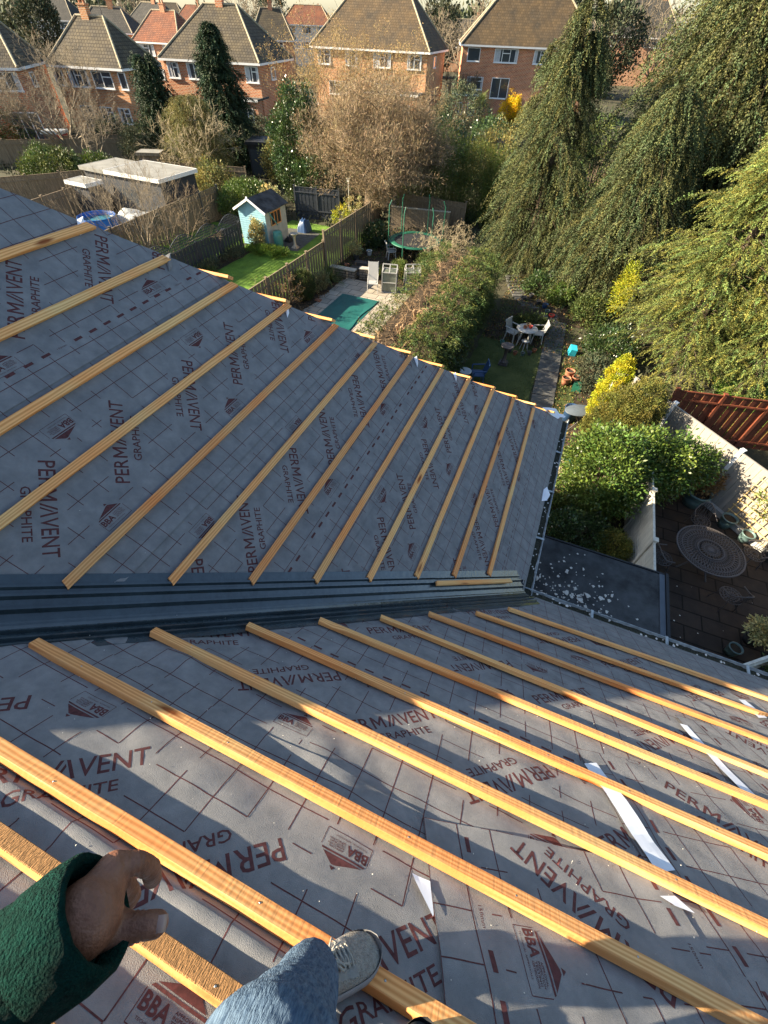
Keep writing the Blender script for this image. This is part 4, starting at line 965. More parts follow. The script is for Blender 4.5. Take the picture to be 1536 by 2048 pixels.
pots = [((-12.0, 20.7), .22, .3, 'potk', 'white flowering shrub pot under the big bare tree'), ((-11.6, 21.6), .2, .28, 'cover', 'pale grey pot on the dark terrace behind the pool'),
        ((-11.9, 19.3), .17, .24, 'terra', 'terracotta pot by the spiky plant'), ((-11.4, 19.5), .14, .2, 'red', 'red pot by the spiky plant'), ((-11.5, 19.0), .1, .15, 'terra', 'tiny terracotta pot on the terrace edge'), ((-11.0, 19.0), .09, .14, 'wplast', 'tiny white pot on the stone wall terrace'),
        ((.62, 13.35), .22, .34, 'terra', 'upright terracotta pot right of the concrete path'), ((.55, 12.85), .2, .3, 'terra', 'nearer buff pot right of the concrete path'), ((.9, 13.1), .19, .28, 'terra', 'third terracotta pot among the leaves by the path'),
        ((4.75, 8.05), .40, .5, 'potg', 'largest teal glazed pot below the pink flowers'), ((5.55, 7.5), .24, .36, 'potg', 'teal pot of bare soil between the chair and the taupe fence'), ((6.0, 7.15), .2, .3, 'potg', 'small grey-green pot beside the taupe fence'),
        ((6.55, 6.75), .3, .34, 'potk', 'wide dark pot of soil near the right edge'), ((5.3, 3.45), .17, .28, 'potg', 'empty round pot alone at the bottom of the patio'), ((5.75, 3.95), .22, .3, 'potk', 'dark pot with straggly plant at the lower right'),
        ((6.3, 4.45), .26, .32, 'potk', 'large dark pot at the right edge of the patio'), ((6.0, 3.1), .24, .3, 'potg', 'pot behind the low cream fence'),
        ((-1.2, 19.2), .16, .22, 'bluep', 'blue pot in the sunlit bed'), ((-1.55, 19.5), .15, .2, 'potk', 'dark pot in the sunlit bed'), ((-1.0, 18.7), .15, .16, 'potg', 'green pot in the sunlit bed'), ((-.75, 18.4), .17, .12, 'red', 'shallow red pot in the sunlit bed'),
        ((-2.3, 19.6), .16, .2, 'potk', 'left dark pot inside the curved path'), ((-2.0, 20.1), .15, .2, 'potk', 'far dark pot inside the curved path'), ((1.15, 5.9), .18, .2, 'terra', 'buff pot in the shade beside the gutter')]
for p, r, h, mt, lb in pots: pot((p[0], p[1], G0+.03), r, h, mt, lb)
for k, (x, y, mt) in enumerate(((-1.9, 14.35, 'potk'), (-1.65, 14.25, 'terra'), (-1.35, 14.3, 'potg'), (-1.1, 14.5, 'potk'), (-2.1, 14.6, 'potg'), (-.95, 14.8, 'terra'), (-2.35, 14.9, 'greenp'))):
    pot((x, y, G0), .11, .16, mt, ['first', 'second', 'third', 'fourth', 'fifth', 'sixth', 'seventh'][k]+' small pot in the row at the foot of the cluttered table', grp='little pots round the table')
rt = thing('garden_table', 'white round plastic table cluttered with pots in the shade', 'table', (-1.5, 15.25, G0))
b = MB(); b.lathe([(0, .70), (.42, .70), (.44, .72), (.42, .735), (0, .735)], n=28); b.build('table_top', M_['wplast'], rt)
for k in range(4): b = MB(); a = k*1.571+.7; b.bar((.2*math.cos(a), .2*math.sin(a), .7), (.33*math.cos(a), .33*math.sin(a), 0), .04, .04); b.build('leg', M_['wplast'], rt)
for k, (x, y, mt, r) in enumerate(((-1.6, 15.2, 'terra', .1), (-1.38, 15.3, 'red', .09), (-1.5, 15.45, 'log', .11))): pot((x, y, G0+.737), r, .1, mt, ['terracotta', 'red', 'brown'][k]+' bowl standing on the white round table')
st = thing('stool', 'white plastic stool in front of the cluttered table', 'stool', (-1.4, 14.8, G0))
b = MB(); b.lathe([(0, .4), (.16, .4), (.17, .42), (0, .43)]); b.build('seat', M_['wplast'], st)
for k in range(4): b = MB(); a = k*1.571; b.bar((.1*math.cos(a), .1*math.sin(a), .4), (.17*math.cos(a), .17*math.sin(a), 0), .03, .03); b.build('leg', M_['wplast'], st)
b = MB(); b.box((0, 0, .15), (.26, .4, .3)); q = b.build('storage_box', M_['cyan']); q.location = (.52, 15.4, G0); q.rotation_euler = (.1, .1, .2); tag(q, 'bright cyan box standing at the right of the path', 'box')
b = MB(); b.lathe([(0, 0), (.2, 0), (.25, .55), (.26, .56), (.24, .56), (.2, .1), (0, .1)], n=20); q = b.build('blue_tub', M_['bluep']); q.location = (.95, 10.6, G0); tag(q, 'blue tub tucked under the grey oval table', 'tub')
ot = thing('oval_table', 'grey oval folding table on the lawn near the yellow shrub', 'table', (1.15, 10.3, G0), .5)
b = MB(); b.lathe([(0, .68), (.5, .68), (.52, .70), (.5, .715), (0, .715)], n=28, sy=.62); b.build('table_top', M_['fascia'], ot)
for sx in (-1, 1):
    for sy in (-1, 1): b = MB(); b.tube([(sx*.25, sy*.15, .69), (sx*-.3, sy*.18, 0)], .013, 6); b.build('leg', M_['iron'], ot)
b = MB()
for i in range(6): b.box((0, -.25+.1*i, .1), (.3, .02, .2))
b.box((0, 0, .01), (.3, .55, .02)); q = b.build('seed_tray', M_['green']); q.location = (1.0, 12.75, G0+.02); tag(q, 'green slotted tray right of the buff pots', 'tray')
cb = thing('compost_bin', 'square wooden planter with a green top near the laurel', 'planter', (1.25, 7.75, G0), .3)
b = MB(); b.box((0, 0, .25), (.5, .5, .5)); b.build('body', M_['fence'], cb); b = MB(); b.box((0, 0, .52), (.42, .42, .04)); b.build('lid', M_['green'], cb)

# ---- cast metal table and chairs
TM = thing('cast_table', 'large round cast metal garden table with a pierced top', 'table', (4.73, 5.72, G0))
b = MB(); RT = .78
def ringm(r0, r1, z, th=.014, n=72):
    b.lathe([(r0, z), (r1, z), (r1, z-th), (r0, z-th), (r0, z)], n=n, sm=False)
ringm(RT-.035, RT, .72, .03); ringm(RT-.15, RT-.135, .72); ringm(.285, .31, .735, .02); ringm(.27, .285, .72); ringm(.14, .155, .735); ringm(0.001, .05, .737); ringm(.52, .53, .719, .01)
for k in range(72):                                   # outer lattice
    a = k*2*math.pi/72
    for r0, r1, w2 in ((RT-.14, RT-.03, .11), (RT-.14, RT-.03, -.11)):
        b.bar((r0*math.cos(a), r0*math.sin(a), .713), (r1*math.cos(a+w2), r1*math.sin(a+w2), .713), .014, .012)
for k in range(48):
    a = k*2*math.pi/48
    for s in (-1, 1):
        pts = [((.31+.165*t)*math.cos(a+s*.065*math.sin(math.pi*t)), (.31+.165*t)*math.sin(a+s*.065*math.sin(math.pi*t))) for t in (0, .33, .66, 1)]
        for p, q in zip(pts, pts[1:]): b.bar((*p, .7125), (*q, .7125), .015, .012)
        p2 = [((.475+.17*t)*math.cos(a+s*.06*math.sin(math.pi*t)+.02), (.475+.17*t)*math.sin(a+s*.06*math.sin(math.pi*t)+.02)) for t in (0, .33, .66, 1)]
        for p, q in zip(p2, p2[1:]): b.bar((*p, .7125), (*q, .7125), .015, .012)
for k in range(24):
    a = k*2*math.pi/24
    for s in (-1, 1): b.bar((.15*math.cos(a), .15*math.sin(a), .728), (.275*math.cos(a+s*.16), .275*math.sin(a+s*.16), .728), .013, .012)
    b.bar((.05*math.cos(a), .05*math.sin(a), .728), (.14*math.cos(a+.12), .14*math.sin(a+.12), .728), .013, .012)
b.build('table_top', M_['iron'], TM)
for k in range(4):
    a = k*math.pi/2+.5; c, s = math.cos(a), math.sin(a); b = MB(); b.tube([(c*.3, s*.3, .7), (c*.22, s*.22, .45), (c*.3, s*.3, .2), (c*.5, s*.5, .02)], .022, 8); b.build('leg', M_['iron'], TM)
def castchair(loc, rz, label):
    t = thing('cast_chair', label, 'chair', loc, rz, 'cast metal chairs round the table'); b = MB()
    for r in (.24, .17, .09): b.tube([(r*math.cos(k*.3142), r*math.sin(k*.3142), .43) for k in range(21)], .011, 6, cap=False)
    for k in range(16): a = k*.3927; b.bar((.05*math.cos(a), .05*math.sin(a), .43), (.24*math.cos(a+.2), .24*math.sin(a+.2), .43), .012, .01)
    b.build('seat', M_['iron'], t); b = MB()
    arc = [(.26*math.cos(a), .26*math.sin(a)+.02, .43+.47*math.sin(max(0, min(math.pi, (a)))) if 0 else .86-.22*abs(math.cos(a))**2) for a in np.linspace(0, math.pi, 15)]
    b.tube([(.27, -.12, .62)]+arc+[(-.27, -.12, .62)], .014, 8)
    for k in range(2, 13): b.tube([arc[k], (arc[k][0]*.9+.03*math.sin(k*2), arc[k][1]*.95, .63), (.23*math.cos(math.pi*k/14), .23*math.sin(math.pi*k/14), .44)], .008, 6)
    b.build('backrest', M_['iron'], t)
    for a in (.8, 2.3, 3.9, 5.5): b = MB(); b.tube([(.2*math.cos(a), .2*math.sin(a), .43), (.27*math.cos(a), .27*math.sin(a), .2), (.3*math.cos(a), .3*math.sin(a), 0)], .013, 6); b.build('leg', M_['iron'], t)
    return t
castchair((4.75, 7.0, G0), .1, 'cast metal chair on the far side of the round table'); castchair((5.95, 6.35, G0), -1.2, 'cast metal chair at the right of the round table, by the pots')
castchair((3.75, 5.25, G0), 1.9, 'cast metal chair mostly hidden at the left of the round table'); castchair((5.25, 4.75, G0), 3.6, 'cast metal chair pulled out on the near side of the table')
# white plinth kerb below the taupe fence
b = MB(); b.bar((7.9, 5.45, G0+.1), (2.4, 10.95, G0+.1), .12, .2); tag(b.build('kerb', M_['wplast']), kind='structure')
b = MB(); b.tube([(-15.95, 27.95, G0), (-15.95, 27.95, G0+1.9)], .035, 8); b.box((-15.95, 27.95, G0+1.95), (.16, .16, .14)); b.box((-15.95, 27.95, G0+2.05), (.22, .22, .05)); tag(b.build('bird_table', M_['sheds']), 'thin post with a small bird box beside the big bare tree', 'bird box')
b = MB(); b.box((0, 0, .03), (.28, .22, .06)); q = b.build('loose_brick', M_['terra']); q.location = (-11.4, 15.1, G0+.03); tag(q, 'single orange brick lying at the edge of the pool patio', 'brick')
# lean-to rocks and pond by the far left lawn
for k in range(7):
    x, y = -21.5+.45*(k % 4)+.2*random.random(), 20.7+.5*(k//4)+.3*random.random(); s = random.uniform(.12, .28)
    b = MB(); b.lathe([(0, s*.7), (s*.6, s*.55), (s, .1), (s*.9, -.05)], n=9, sx=random.uniform(.8, 1.3)); q = b.build('rock', M_['stone']); q.location = (x, y, G0); q.rotation_euler = (random.random()*.3, random.random()*.3, random.random()*6)
    tag(q, 'pale rock in the rockery beyond the dark lattice fence', 'rock', 'rocks of the rockery')

# ================================================================== NEIGHBOURING HOUSES
M_['brickA'] = brickmat('orange_brick', (.44, .14, .04), (.62, .25, .08), (.50, .40, .28), .34, .115, .02)
M_['brickB'] = brickmat('red_brick', (.42, .10, .035), (.60, .19, .065), (.50, .40, .28), .34, .115, .02)
M_['tileA'] = brickmat('brown_tiles', (.068, .062, .050), (.098, .088, .07), (.035, .03, .025), .32, .32, .035, patch=(1.5, 1.35, 1.0), bump=1, smooth=.6)
M_['tileB'] = brickmat('mossy_tiles', (.068, .056, .042), (.098, .08, .058), (.06, .05, .035), .3, .3, .03, patch=(1.5, 1.25, .9), bump=1, smooth=.6)
M_['tileR'] = brickmat('red_tiles', (.17, .08, .055), (.22, .11, .075), (.06, .035, .03), .3, .3, .03, patch=(1.4, 1.1, .8), bump=1, smooth=.6)
M_['tileK'] = brickmat('dark_tiles', (.06, .06, .055), (.08, .078, .07), (.03, .03, .028), .3, .3, .03, bump=1, smooth=.6)
M_['curtain'] = mat('net_curtain', (.42, .43, .44), .9, var=.2, scale=6)
M_['ridge'] = mat('ridge_tiles', (.30, .26, .18), .9, var=.35, scale=5)
M_['renderw'] = mat('white_render', (.6, .58, .53), .9, var=.1)
def nhouse(label, x, y, rot, w, d, ze, zr, ins, brick, tile, wins, chim=None, lows=(), upper_h=1.15, side=True, ridge=True, bound=True):
    """front right eave corner at x, y; front runs along +u, back along +v"""
    t = thing('brick_house', label, 'house', (x, y, 0), rot)
    ov = .35; b = MB()
    cs = [(-w+ov, ov), (-ov, ov), (-ov, d-ov), (-w+ov, d-ov)]
    for i in range(4): wallq(b, cs[i], cs[(i+1) % 4], G0, ze-.05)
    b.build('wall', M_[brick], t)
    E = [Vector((-w, 0, ze)), Vector((0, 0, ze)), Vector((0, d, ze)), Vector((-w, d, ze))]; RL = Vector((-w+ins, d/2, zr)); RR = Vector((-ins, d/2, zr))
    b = MB()
    def slope(pts):
        o = pts[0]; U = (pts[1]-pts[0]).normalized(); N = U.cross(pts[2]-pts[0]).normalized(); Vv = N.cross(U)
        b.face(pts, [((p-o).dot(U)+50, (p-o).dot(Vv)+50) for p in pts])
    slope([E[0], E[1], RR, RL]); slope([E[1], E[2], RR]); slope([E[2], E[3], RL, RR]); slope([E[3], E[0], RL])
    b.face([E[3], E[2], E[1], E[0]])
    rf = b.build('roof', M_[tile], t)
    b = MB()
    for p, q in ((E[0], RL), (E[1], RR), (E[2], RR), (E[3], RL), (RL, RR)): b.tube([p+Vector((0, 0, .02)), q+Vector((0, 0, .02))], .11, 6)
    b.build('ridge_tiles', M_['ridge'], rf)
    b = MB()
    for i in range(4): p, q = E[i], E[(i+1) % 4]; b.bar(p-Vector((0, 0, .1)), q-Vector((0, 0, .1)), .09, .17, ext=.04)
    b.build('gutter', M_['white'], t)
    for cx_ in (chim or []):
        b = MB(); px, h2 = cx_
        for z0, z1, e in ((zr-.8, zr+.85*h2, .28), (zr+.85*h2, zr+h2, .33)):
            q = [(px-e*1.4, d/2-e), (px+e*1.4, d/2-e), (px+e*1.4, d/2+e), (px-e*1.4, d/2+e)]
            for i in range(4): wallq(b, q[i], q[(i+1) % 4], z0, z1)
            b.face([(*p, z1) for p in q])
        c = b.build('chimney', M_[brick], rf); b = MB()
        for s in (-.22, .22): b.lathe([(.12, 0), (.1, .3), (.13, .34)], (px+s, d/2, zr+h2), 10)
        b.build('chimney_pot', M_['terra'], rf)
    def window(x0, x1, zt, h, n=2, door=False, sidew=False):
        fr = MB(); W = x1-x0; yy = ov-.03; zb = zt-h
        bars = [(x0, zb, x0, zt), (x1, zb, x1, zt), (x0, zt, x1, zt), (x0, zb, x1, zb)]+[(x0+W*i/n, zb, x0+W*i/n, zt) for i in range(1, n)]
        if not door and n > 1: bars += [(x0+W*(n//2)/n, zt-h*.32, x0+W*(n//2+1)/n, zt-h*.32)]
        P3 = (lambda a, z, o=0: (a, yy-o, z)) if not sidew else (lambda a, z, o=0: (-ov+.03+o, a, z))
        for a, z, c, e in bars: fr.bar(P3(a, z), P3(c, e), .075, .08, up=(0, 1, 0) if not sidew else (1, 0, 0), ext=.03)
        fr.bar(P3(x0-.08, zb-.07, .05), P3(x1+.08, zb-.07, .05), .12, .07)
        f = fr.build('door' if door else 'window', M_['white'], t)
        g = MB(); g.face([P3(x0, zb, -.012), P3(x1, zb, -.012), P3(x1, zt, -.012), P3(x0, zt, -.012)]); g.build('pane', M_['glass'], f)
        if not door and random.random() < .7:
            g = MB(); k = random.choice((.25, .35, .2)); g.face([P3(x0+.04, zb+.04, .004), P3(x0+W*k, zb+.04, .004), P3(x0+W*k, zt-.04, .004), P3(x0+.04, zt-.04, .004)]); g.build('curtain', M_['curtain'], f); g = MB()
            g.face([P3(x0+W*(1-k*.5), zb+.04, .004), P3(x1-.04, zb+.04, .004), P3(x1-.04, zt-.04, .004), P3(x0+W*(1-k*.5), zt-.04, .004)]); g.build('curtain', M_['curtain'], f)
    for a, c, n in wins: window(-w+a*w, -w+c*w, ze-.30, upper_h, n)
    for a, c, n, dr in lows: window(-w+a*w, -w+c*w, ze-2.9, 1.9 if dr else 1.15, n, dr)
    if side: window(d*.35, d*.47, ze-.5, .9, 1, False, True)
    return t
nhouse('orange brick hipped house at left behind the tall dark conifer column', -46.97, 41.62, .17, 8.52, 6.78, .43, 3.65, 2.74, 'brickA', 'tileA', [(.03, .15, 1), (.23, .48, 3), (.55, .80, 2), (.90, .985, 1)], [(-4.6, .8)], [(.22, .38, 2, True), (.5, .66, 2, False), (.75, .9, 2, False)])
nhouse('red brick hipped house behind the dark fir', -37.31, 50.92, .19, 11.61, 10.22, .89, 4.76, 3.91, 'brickB', 'tileA', [(.06, .17, 2), (.26, .40, 2), (.84, .96, 2)], [(-5.8, .7)], [(.1, .25, 2, True), (.55, .75, 3, False)])
nhouse('large brown roofed brick house above the big bare tree', -23.64, 65.81, .09, 15.28, 10.31, 1.85, 6.77, 4.51, 'brickA', 'tileB', [(.06, .17, 2), (.30, .40, 2), (.54, .68, 3), (.82, .93, 2)], None, [(.15, .3, 3, False), (.55, .7, 2, True)])
nhouse('orange brick house behind the cordyline and weeping conifers', -5.99, 80.44, .3, 17.5, 9.5, 2.4, 8.3, 6.2, 'brickB', 'tileB', [(.06, .15, 1), (.26, .43, 3), (.55, .64, 2)], None, [(.08, .2, 2, False), (.27, .40, 2, True)])
nhouse('smaller house with a reddish roof between two nearer hipped roofs', -66.83, 73.47, .11, 8.62, 8.17, .9, 4.1, 2.22, 'brickB', 'tileR', [(.1, .42, 3), (.62, .9, 3)], [(-4.3, .7)], [(.2, .5, 3, False)])
nhouse('house with a mossy ridge half hidden behind the red brick one', -65.93, 106.04, .49, 8.64, 8.04, .83, 4.91, 2.38, 'brickB', 'tileA', [(.15, .25, 1), (.55, .75, 2)], [(-4.3, .8)], [])
nhouse('far house with a dark ribbed roof beyond the fruit tree', -36.49, 155.14, .22, 14.2, 8, 1.29, 4.55, 3.9, 'brickB', 'tileK', [(.2, .4, 2), (.6, .8, 2)], [(-5, .9)], [])
nhouse('brick house cut by the left edge of the picture', -50.89, 33.79, .61, 9, 9.07, .63, 3.54, 1.86, 'brickB', 'tileA', [(.1, .3, 2), (.6, .95, 3)], None, [(.72, .98, 3, True)])
nhouse('grey roofed house at the top left with a pale gable', -80, 78, .35, 9.6, 6.8, 1.5, 4.2, 2.4, 'brickA', 'tileK', [(.2, .4, 2), (.6, .85, 3)], [(-4, .8)], [])
nhouse('far white fronted house with wide windows above the mossy roof', -75, 140, .35, 13, 9, 2.6, 5.8, 3, 'renderw', 'tileR', [(.05, .3, 3), (.4, .6, 3), (.7, .95, 3)], None, [(.2, .8, 5, False)])
nhouse('far dark roofed house on the skyline left of centre', -92, 100, .1, 11, 9, 1.6, 5.0, 3, 'brickB', 'tileK', [(.1, .3, 2), (.6, .8, 2)], [(-5, 1)], [])
nhouse('grey slate roofed house behind the tall weeping conifers', 6, 150, .2, 18, 10, 3.0, 8.6, 4.5, 'brickB', 'tileK', [(.1, .3, 2), (.6, .8, 2)], [(-5, 1)], [])
for k, (x, y, r, tl, br) in enumerate(sorted(((-140, 120, .3, 'tileK', 'renderw'), (-120, 150, .2, 'tileR', 'brickB'), (-150, 175, .4, 'tileA', 'brickA'), (-95, 175, .1, 'tileK', 'renderw'), (-70, 190, .3, 'tileR', 'brickB'), (-50, 215, .2, 'tileA', 'renderw'), (-180, 150, .5, 'tileA', 'brickB'), (-110, 205, .2, 'tileK', 'brickB'), (-15, 215, .2, 'tileK', 'renderw')), key=lambda q: pxx(q[0], q[1]))):
    nhouse('%s from the left of the small houses along the skyline' % ordn(k), x, y, r, 12, 9, 1.6+.01*k, 5.2+.2*(k % 3), 3, br, tl, [(.1, .3, 2), (.6, .85, 2)], [(-5, 1)] if k % 2 else None, [])
# single storey rear extensions and conservatory
def annex(label, x, y, rot, w, d, h, brick, white=False):
    t = thing('rear_extension', label, 'extension', (x, y, G0), rot); b = MB()
    for p, q in (((0, 0), (w, 0)), ((w, 0), (w, d)), ((w, d), (0, d)), ((0, d), (0, 0))): wallq(b, p, q, 0, h)
    b.build('wall', M_[brick], t); b = MB(); b.box((w/2, d/2, h+.08), (w+.3, d+.3, .16)); b.build('roof', M_['felt'], t)
    b = MB(); b.bar((-.15, -.17, h+.05), (w+.15, -.17, h+.05), .03, .2); b.build('fascia', M_['white'], t)
    for k in range(2):
        x0 = w*(.15+.45*k); f = MB()
        for a in (0, w*.13, w*.26): f.bar((x0+a, -.02, 1.0), (x0+a, -.02, 2.1), .07, .06, up=(0, 1, 0))
        for z in (1.0, 2.1): f.bar((x0, -.02, z), (x0+w*.26, -.02, z), .06, .07)
        f = f.build('window', M_['white'], t); g = MB(); g.face([(x0, -.01, 1.0), (x0+w*.26, -.01, 1.0), (x0+w*.26, -.01, 2.1), (x0, -.01, 2.1)]); g.build('pane', M_['glass'], f)
annex('flat roofed rear extension below the large brown roofed house', -30.5, 62.8, .09, 6.5, 3, 2.9, 'brickA')
annex('low brick wing with a white porch between two houses', -21.5, 70.0, .2, 3.4, 3, 2.8, 'brickB')
annex('dark flat roofed extension beside the red brick house', -42.0, 49.0, .19, 4.5, 3, 2.7, 'brickB')
# roof aerials
for k, (x, y, z) in enumerate(((-50.5, 44.7, 3.6), (-42.7, 56.5, 4.7), (-65, 103, 4.6))):
    b = MB(); b.tube([(x, y, z), (x, y, z+2.0)], .03, 6); b.bar((x-.6, y, z+1.9), (x+.6, y, z+1.9), .03, .03)
    for i in range(6): b.bar((x-.5+.2*i, y-.25, z+1.9), (x-.5+.2*i, y+.25, z+1.9), .015, .015)
    tag(b.build('tv_aerial', M_['iron']), ['aerial on the orange brick house', 'aerial on the red brick house', 'aerial on the mossy ridged house'][k], 'aerial')

# ================================================================== TREES AND PLANTS
M_['lf_weep'] = leafmat('weeping_conifer_leaf', (.085, .10, .036), .65, .15)
M_['lf_bright'] = leafmat('bright_conifer_leaf', (.155, .18, .045), .6, .2)
M_['lf_dark'] = leafmat('dark_conifer_leaf', (.032, .055, .024), .65, .1)
M_['lf_ivy'] = leafmat('glossy_leaf', (.05, .085, .025), .32, .15, .5)
M_['lf_bamboo'] = leafmat('bamboo_leaf', (.10, .13, .025), .5, .3)
M_['lf_hedge'] = leafmat('hedge_leaf', (.085, .115, .028), .6, .15)
M_['lf_laurel'] = leafmat('shrub_leaf', (.09, .14, .025), .42, .22, .4)
M_['lf_yellow'] = leafmat('golden_leaf', (.36, .36, .02), .6, .25)
M_['lf_olive'] = leafmat('olive_conifer_leaf', (.12, .12, .025), .65, .1)
M_['lf_catkin'] = leafmat('catkins', (.34, .25, .11), .7, .3)
M_['lf_willow'] = leafmat('olive_twig_leaf', (.17, .16, .05), .65, .25)
M_['lf_twigs'] = leafmat('fine_twig', (.24, .185, .115), .8, .1)
M_['lf_spike'] = leafmat('spiky_leaf', (.11, .14, .04), .5, .2)
M_['lf_forsy'] = leafmat('yellow_blossom', (.60, .40, .01), .6, .3)
M_['lf_pink'] = leafmat('pink_petal', (.55, .10, .12), .6, .3)
M_['lf_cream'] = leafmat('variegated_leaf', (.42, .38, .16), .5, .2)
M_['lf_grass'] = leafmat('grass_blade', (.12, .19, .03), .6, .3)
M_['lf_brown'] = leafmat('dead_leaf', (.20, .12, .05), .8, .2)
M_['lf_far'] = leafmat('far_foliage', (.055, .065, .035), .8, .1)
def U(n, a=0., b=1.): return RNG.uniform(a, b, n)
def dirs(n): return nrm(RNG.normal(size=(n, 3)))
class Leafset:
    def __init__(s): s.V = []; s.F = []; s.T = []; s.n = 0
    def add(s, V, F, T): s.V.append(V); s.F.append(F+s.n); s.T.append(T); s.n += len(V)
    def build(s, name, mt, parent): return npmesh(name, np.concatenate(s.V), np.concatenate(s.F), M_[mt], parent, np.concatenate(s.T))
def trunk(parent, pts, r0, r1, mt='bark', name='trunk', n=10):
    b = MB(); k = len(pts)
    b.tube(pts, [r0+(r1-r0)*i/(k-1) for i in range(k)], n); return b.build(name, M_[mt], parent)

def tassels(P, D, ntas, per, length, lw, droop=1.0, lo=.35, hi=1.6, spread=.06, tip_tint=None):
    """hanging sprays: P start points, D outward direction; each is a drooping strand clothed with small scale-leaf quads"""
    n = len(P); t = np.linspace(0, 1, per)[None, :, None]
    Lg = length*U((n), .6, 1.35)[:, None, None]
    out = D[:, None]*Lg*(t*.75) ; down = np.array([0, 0, -1.])*Lg*(t**2)*droop*.85
    pts = P[:, None]+out+down+RNG.normal(size=(n, per, 3))*spread*np.array([1, 1, .8])*Lg*(1.1-.8*t)
    dd = nrm(D[:, None]*.75+np.array([0, 0, -1.])*1.7*t*droop)
    sv = nrm(np.cross(dd, nrm(RNG.normal(size=(n, 1, 3))*.6+np.array([0, 0, 1.])+D[:, None]*.8))); sg = np.where(np.arange(per) % 2, 1., -1.)[None, :, None]
    dd = nrm(dd+sv*sg*.62+RNG.normal(size=(n, per, 3))*.22)
    pts = pts.reshape(-1, 3); dd = dd.reshape(-1, 3); m = len(pts)
    V, F = leaves(pts, dd, lw*5.2*U(m, .6, 1.3)*(1.15-.7*np.tile(t[0, :, 0], n)), lw*U(m, .6, 1.2), .3)
    base = U(n, lo, hi)[:, None]*np.ones((1, per)); base = base*(.7+.6*t[:, :, 0]); c = np.repeat(base.reshape(-1, 1), 3, 1)  # shaded inner parts and lit tips of the sprays put into the tint
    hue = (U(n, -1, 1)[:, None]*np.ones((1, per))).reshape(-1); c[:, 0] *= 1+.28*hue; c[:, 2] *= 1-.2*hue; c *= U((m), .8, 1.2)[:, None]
    return V, F, c
def weeping(name, label, x, y, h, rad, nb, mt='lf_weep', per=26, tl=.75, lw=.016, low=.05, lean=(0, 0), power=.8, ntas=7, group=None, sweep=.55, up=.25, droop=1.0, cut=None, rt=.22, brown=.0):
    t = thing(name, label, 'conifer', (x, y, G0), 0, group)
    trunk(t, [(0, 0, 0), (lean[0]*.5, lean[1]*.5, h*.5), (lean[0], lean[1], h*.97)], rt, .03)
    zz = low+(1-low)*U(nb)**1.15; az = U(nb, 0, 2*np.pi); R = rad*((1-zz)**power)*U(nb, .5, 1.22)*(1+.2*np.sin(az*3+zz*9))+.12
    A = np.stack([np.cos(az), np.sin(az), np.zeros(nb)], 1)
    org = np.stack([lean[0]*zz, lean[1]*zz, zz*h], 1)
    ls = Leafset(); brA = []; brB = []; ra = []; rb = []
    S = np.linspace(.30, 1, ntas)
    prev = org
    for s in S:
        p = org+A*R[:, None]*s+np.array([0, 0, 1.])*(R*(up*s-sweep*s**2.2))[:, None]
        side = np.stack([-A[:, 1], A[:, 0], A[:, 2]], 1)
        brA.append(prev); brB.append(p); ra.append(np.full(nb, .02*(1.2-s))); rb.append(np.full(nb, .016*(1.2-s))); prev = p
        for k in (-1, 1):
            D = nrm(A*.8+side*k*U(nb, .1, 1.0)[:, None]+np.array([0, 0, .18]))
            q = p+side*k*(U(nb, 0, .12)*R*(1.1-s*.6))[:, None]+RNG.normal(size=(nb, 3))*.05
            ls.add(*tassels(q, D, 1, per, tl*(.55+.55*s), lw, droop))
    ls.build('crown', mt, t)
    V, F = prisms(np.concatenate(brA), np.concatenate(brB), np.concatenate(ra), np.concatenate(rb), 3); npmesh('branches', V, F, M_['bark'], t)
    return t
def cluster_crown(ls, C, rad, ncl, per, ls_, lw, lo=.5, hi=1.5, clr=.25, shell=.35, hue=.12, up=.3, squash=(1, 1, 1), rug=.25):
    """leaf clumps through an ellipsoid: centres C, radii rad"""
    d = dirs(ncl); r = (1-shell*U(ncl)**1.6); rg = 1+rug*np.array([noise.noise((a*2.2, b*2.2, c*2.2+C[0])) for a, b, c in d])
    cc = np.array(C)+d*np.array(rad)*(r*rg)[:, None]
    off = dirs(ncl*per)*(clr*U(ncl*per)**.5)[:, None]; P = np.repeat(cc, per, 0)+off
    D = nrm(off*2/clr*.5+np.repeat(d, per, 0)*.5+np.array([0, 0, up])+RNG.normal(size=(ncl*per, 3))*.5)
    m = ncl*per; V, F = leaves(P, D, ls_*U(m, .6, 1.3), lw*U(m, .7, 1.2), .3)
    tt = np.repeat(U(ncl, lo, hi), per)[:, None]*U((m, 1), .8, 1.2); c = np.repeat(tt, 3, 1); hh = np.repeat(U(ncl, -1, 1), per); c[:, 0] *= 1+hue*2*hh; c[:, 2] *= 1-hue*hh
    ls.add(V, F, c)
def bush(name, label, x, y, rx, ry, h, ncl, per, ls_, lw, mt, cat='shrub', z0=0, base=.0, twigs=True, **kw):
    t = thing(name, label, cat, (x, y, G0+z0)); ls = Leafset()
    cluster_crown(ls, (0, 0, base+(h-base)*.5), (rx, ry, (h-base)*.5), ncl, per, ls_, lw, **kw)
    ls.build('crown', mt, t)
    if twigs:
        n = 40; d = dirs(n); d[:, 2] = np.abs(d[:, 2])+.3; d = nrm(d); B = d*np.array([rx, ry, h])*.8
        V, F = prisms(np.zeros((n, 3)), B, np.full(n, .02+.012*h), np.full(n, .006), 4); npmesh('stems', V, F, M_['bark'], t)
    return t
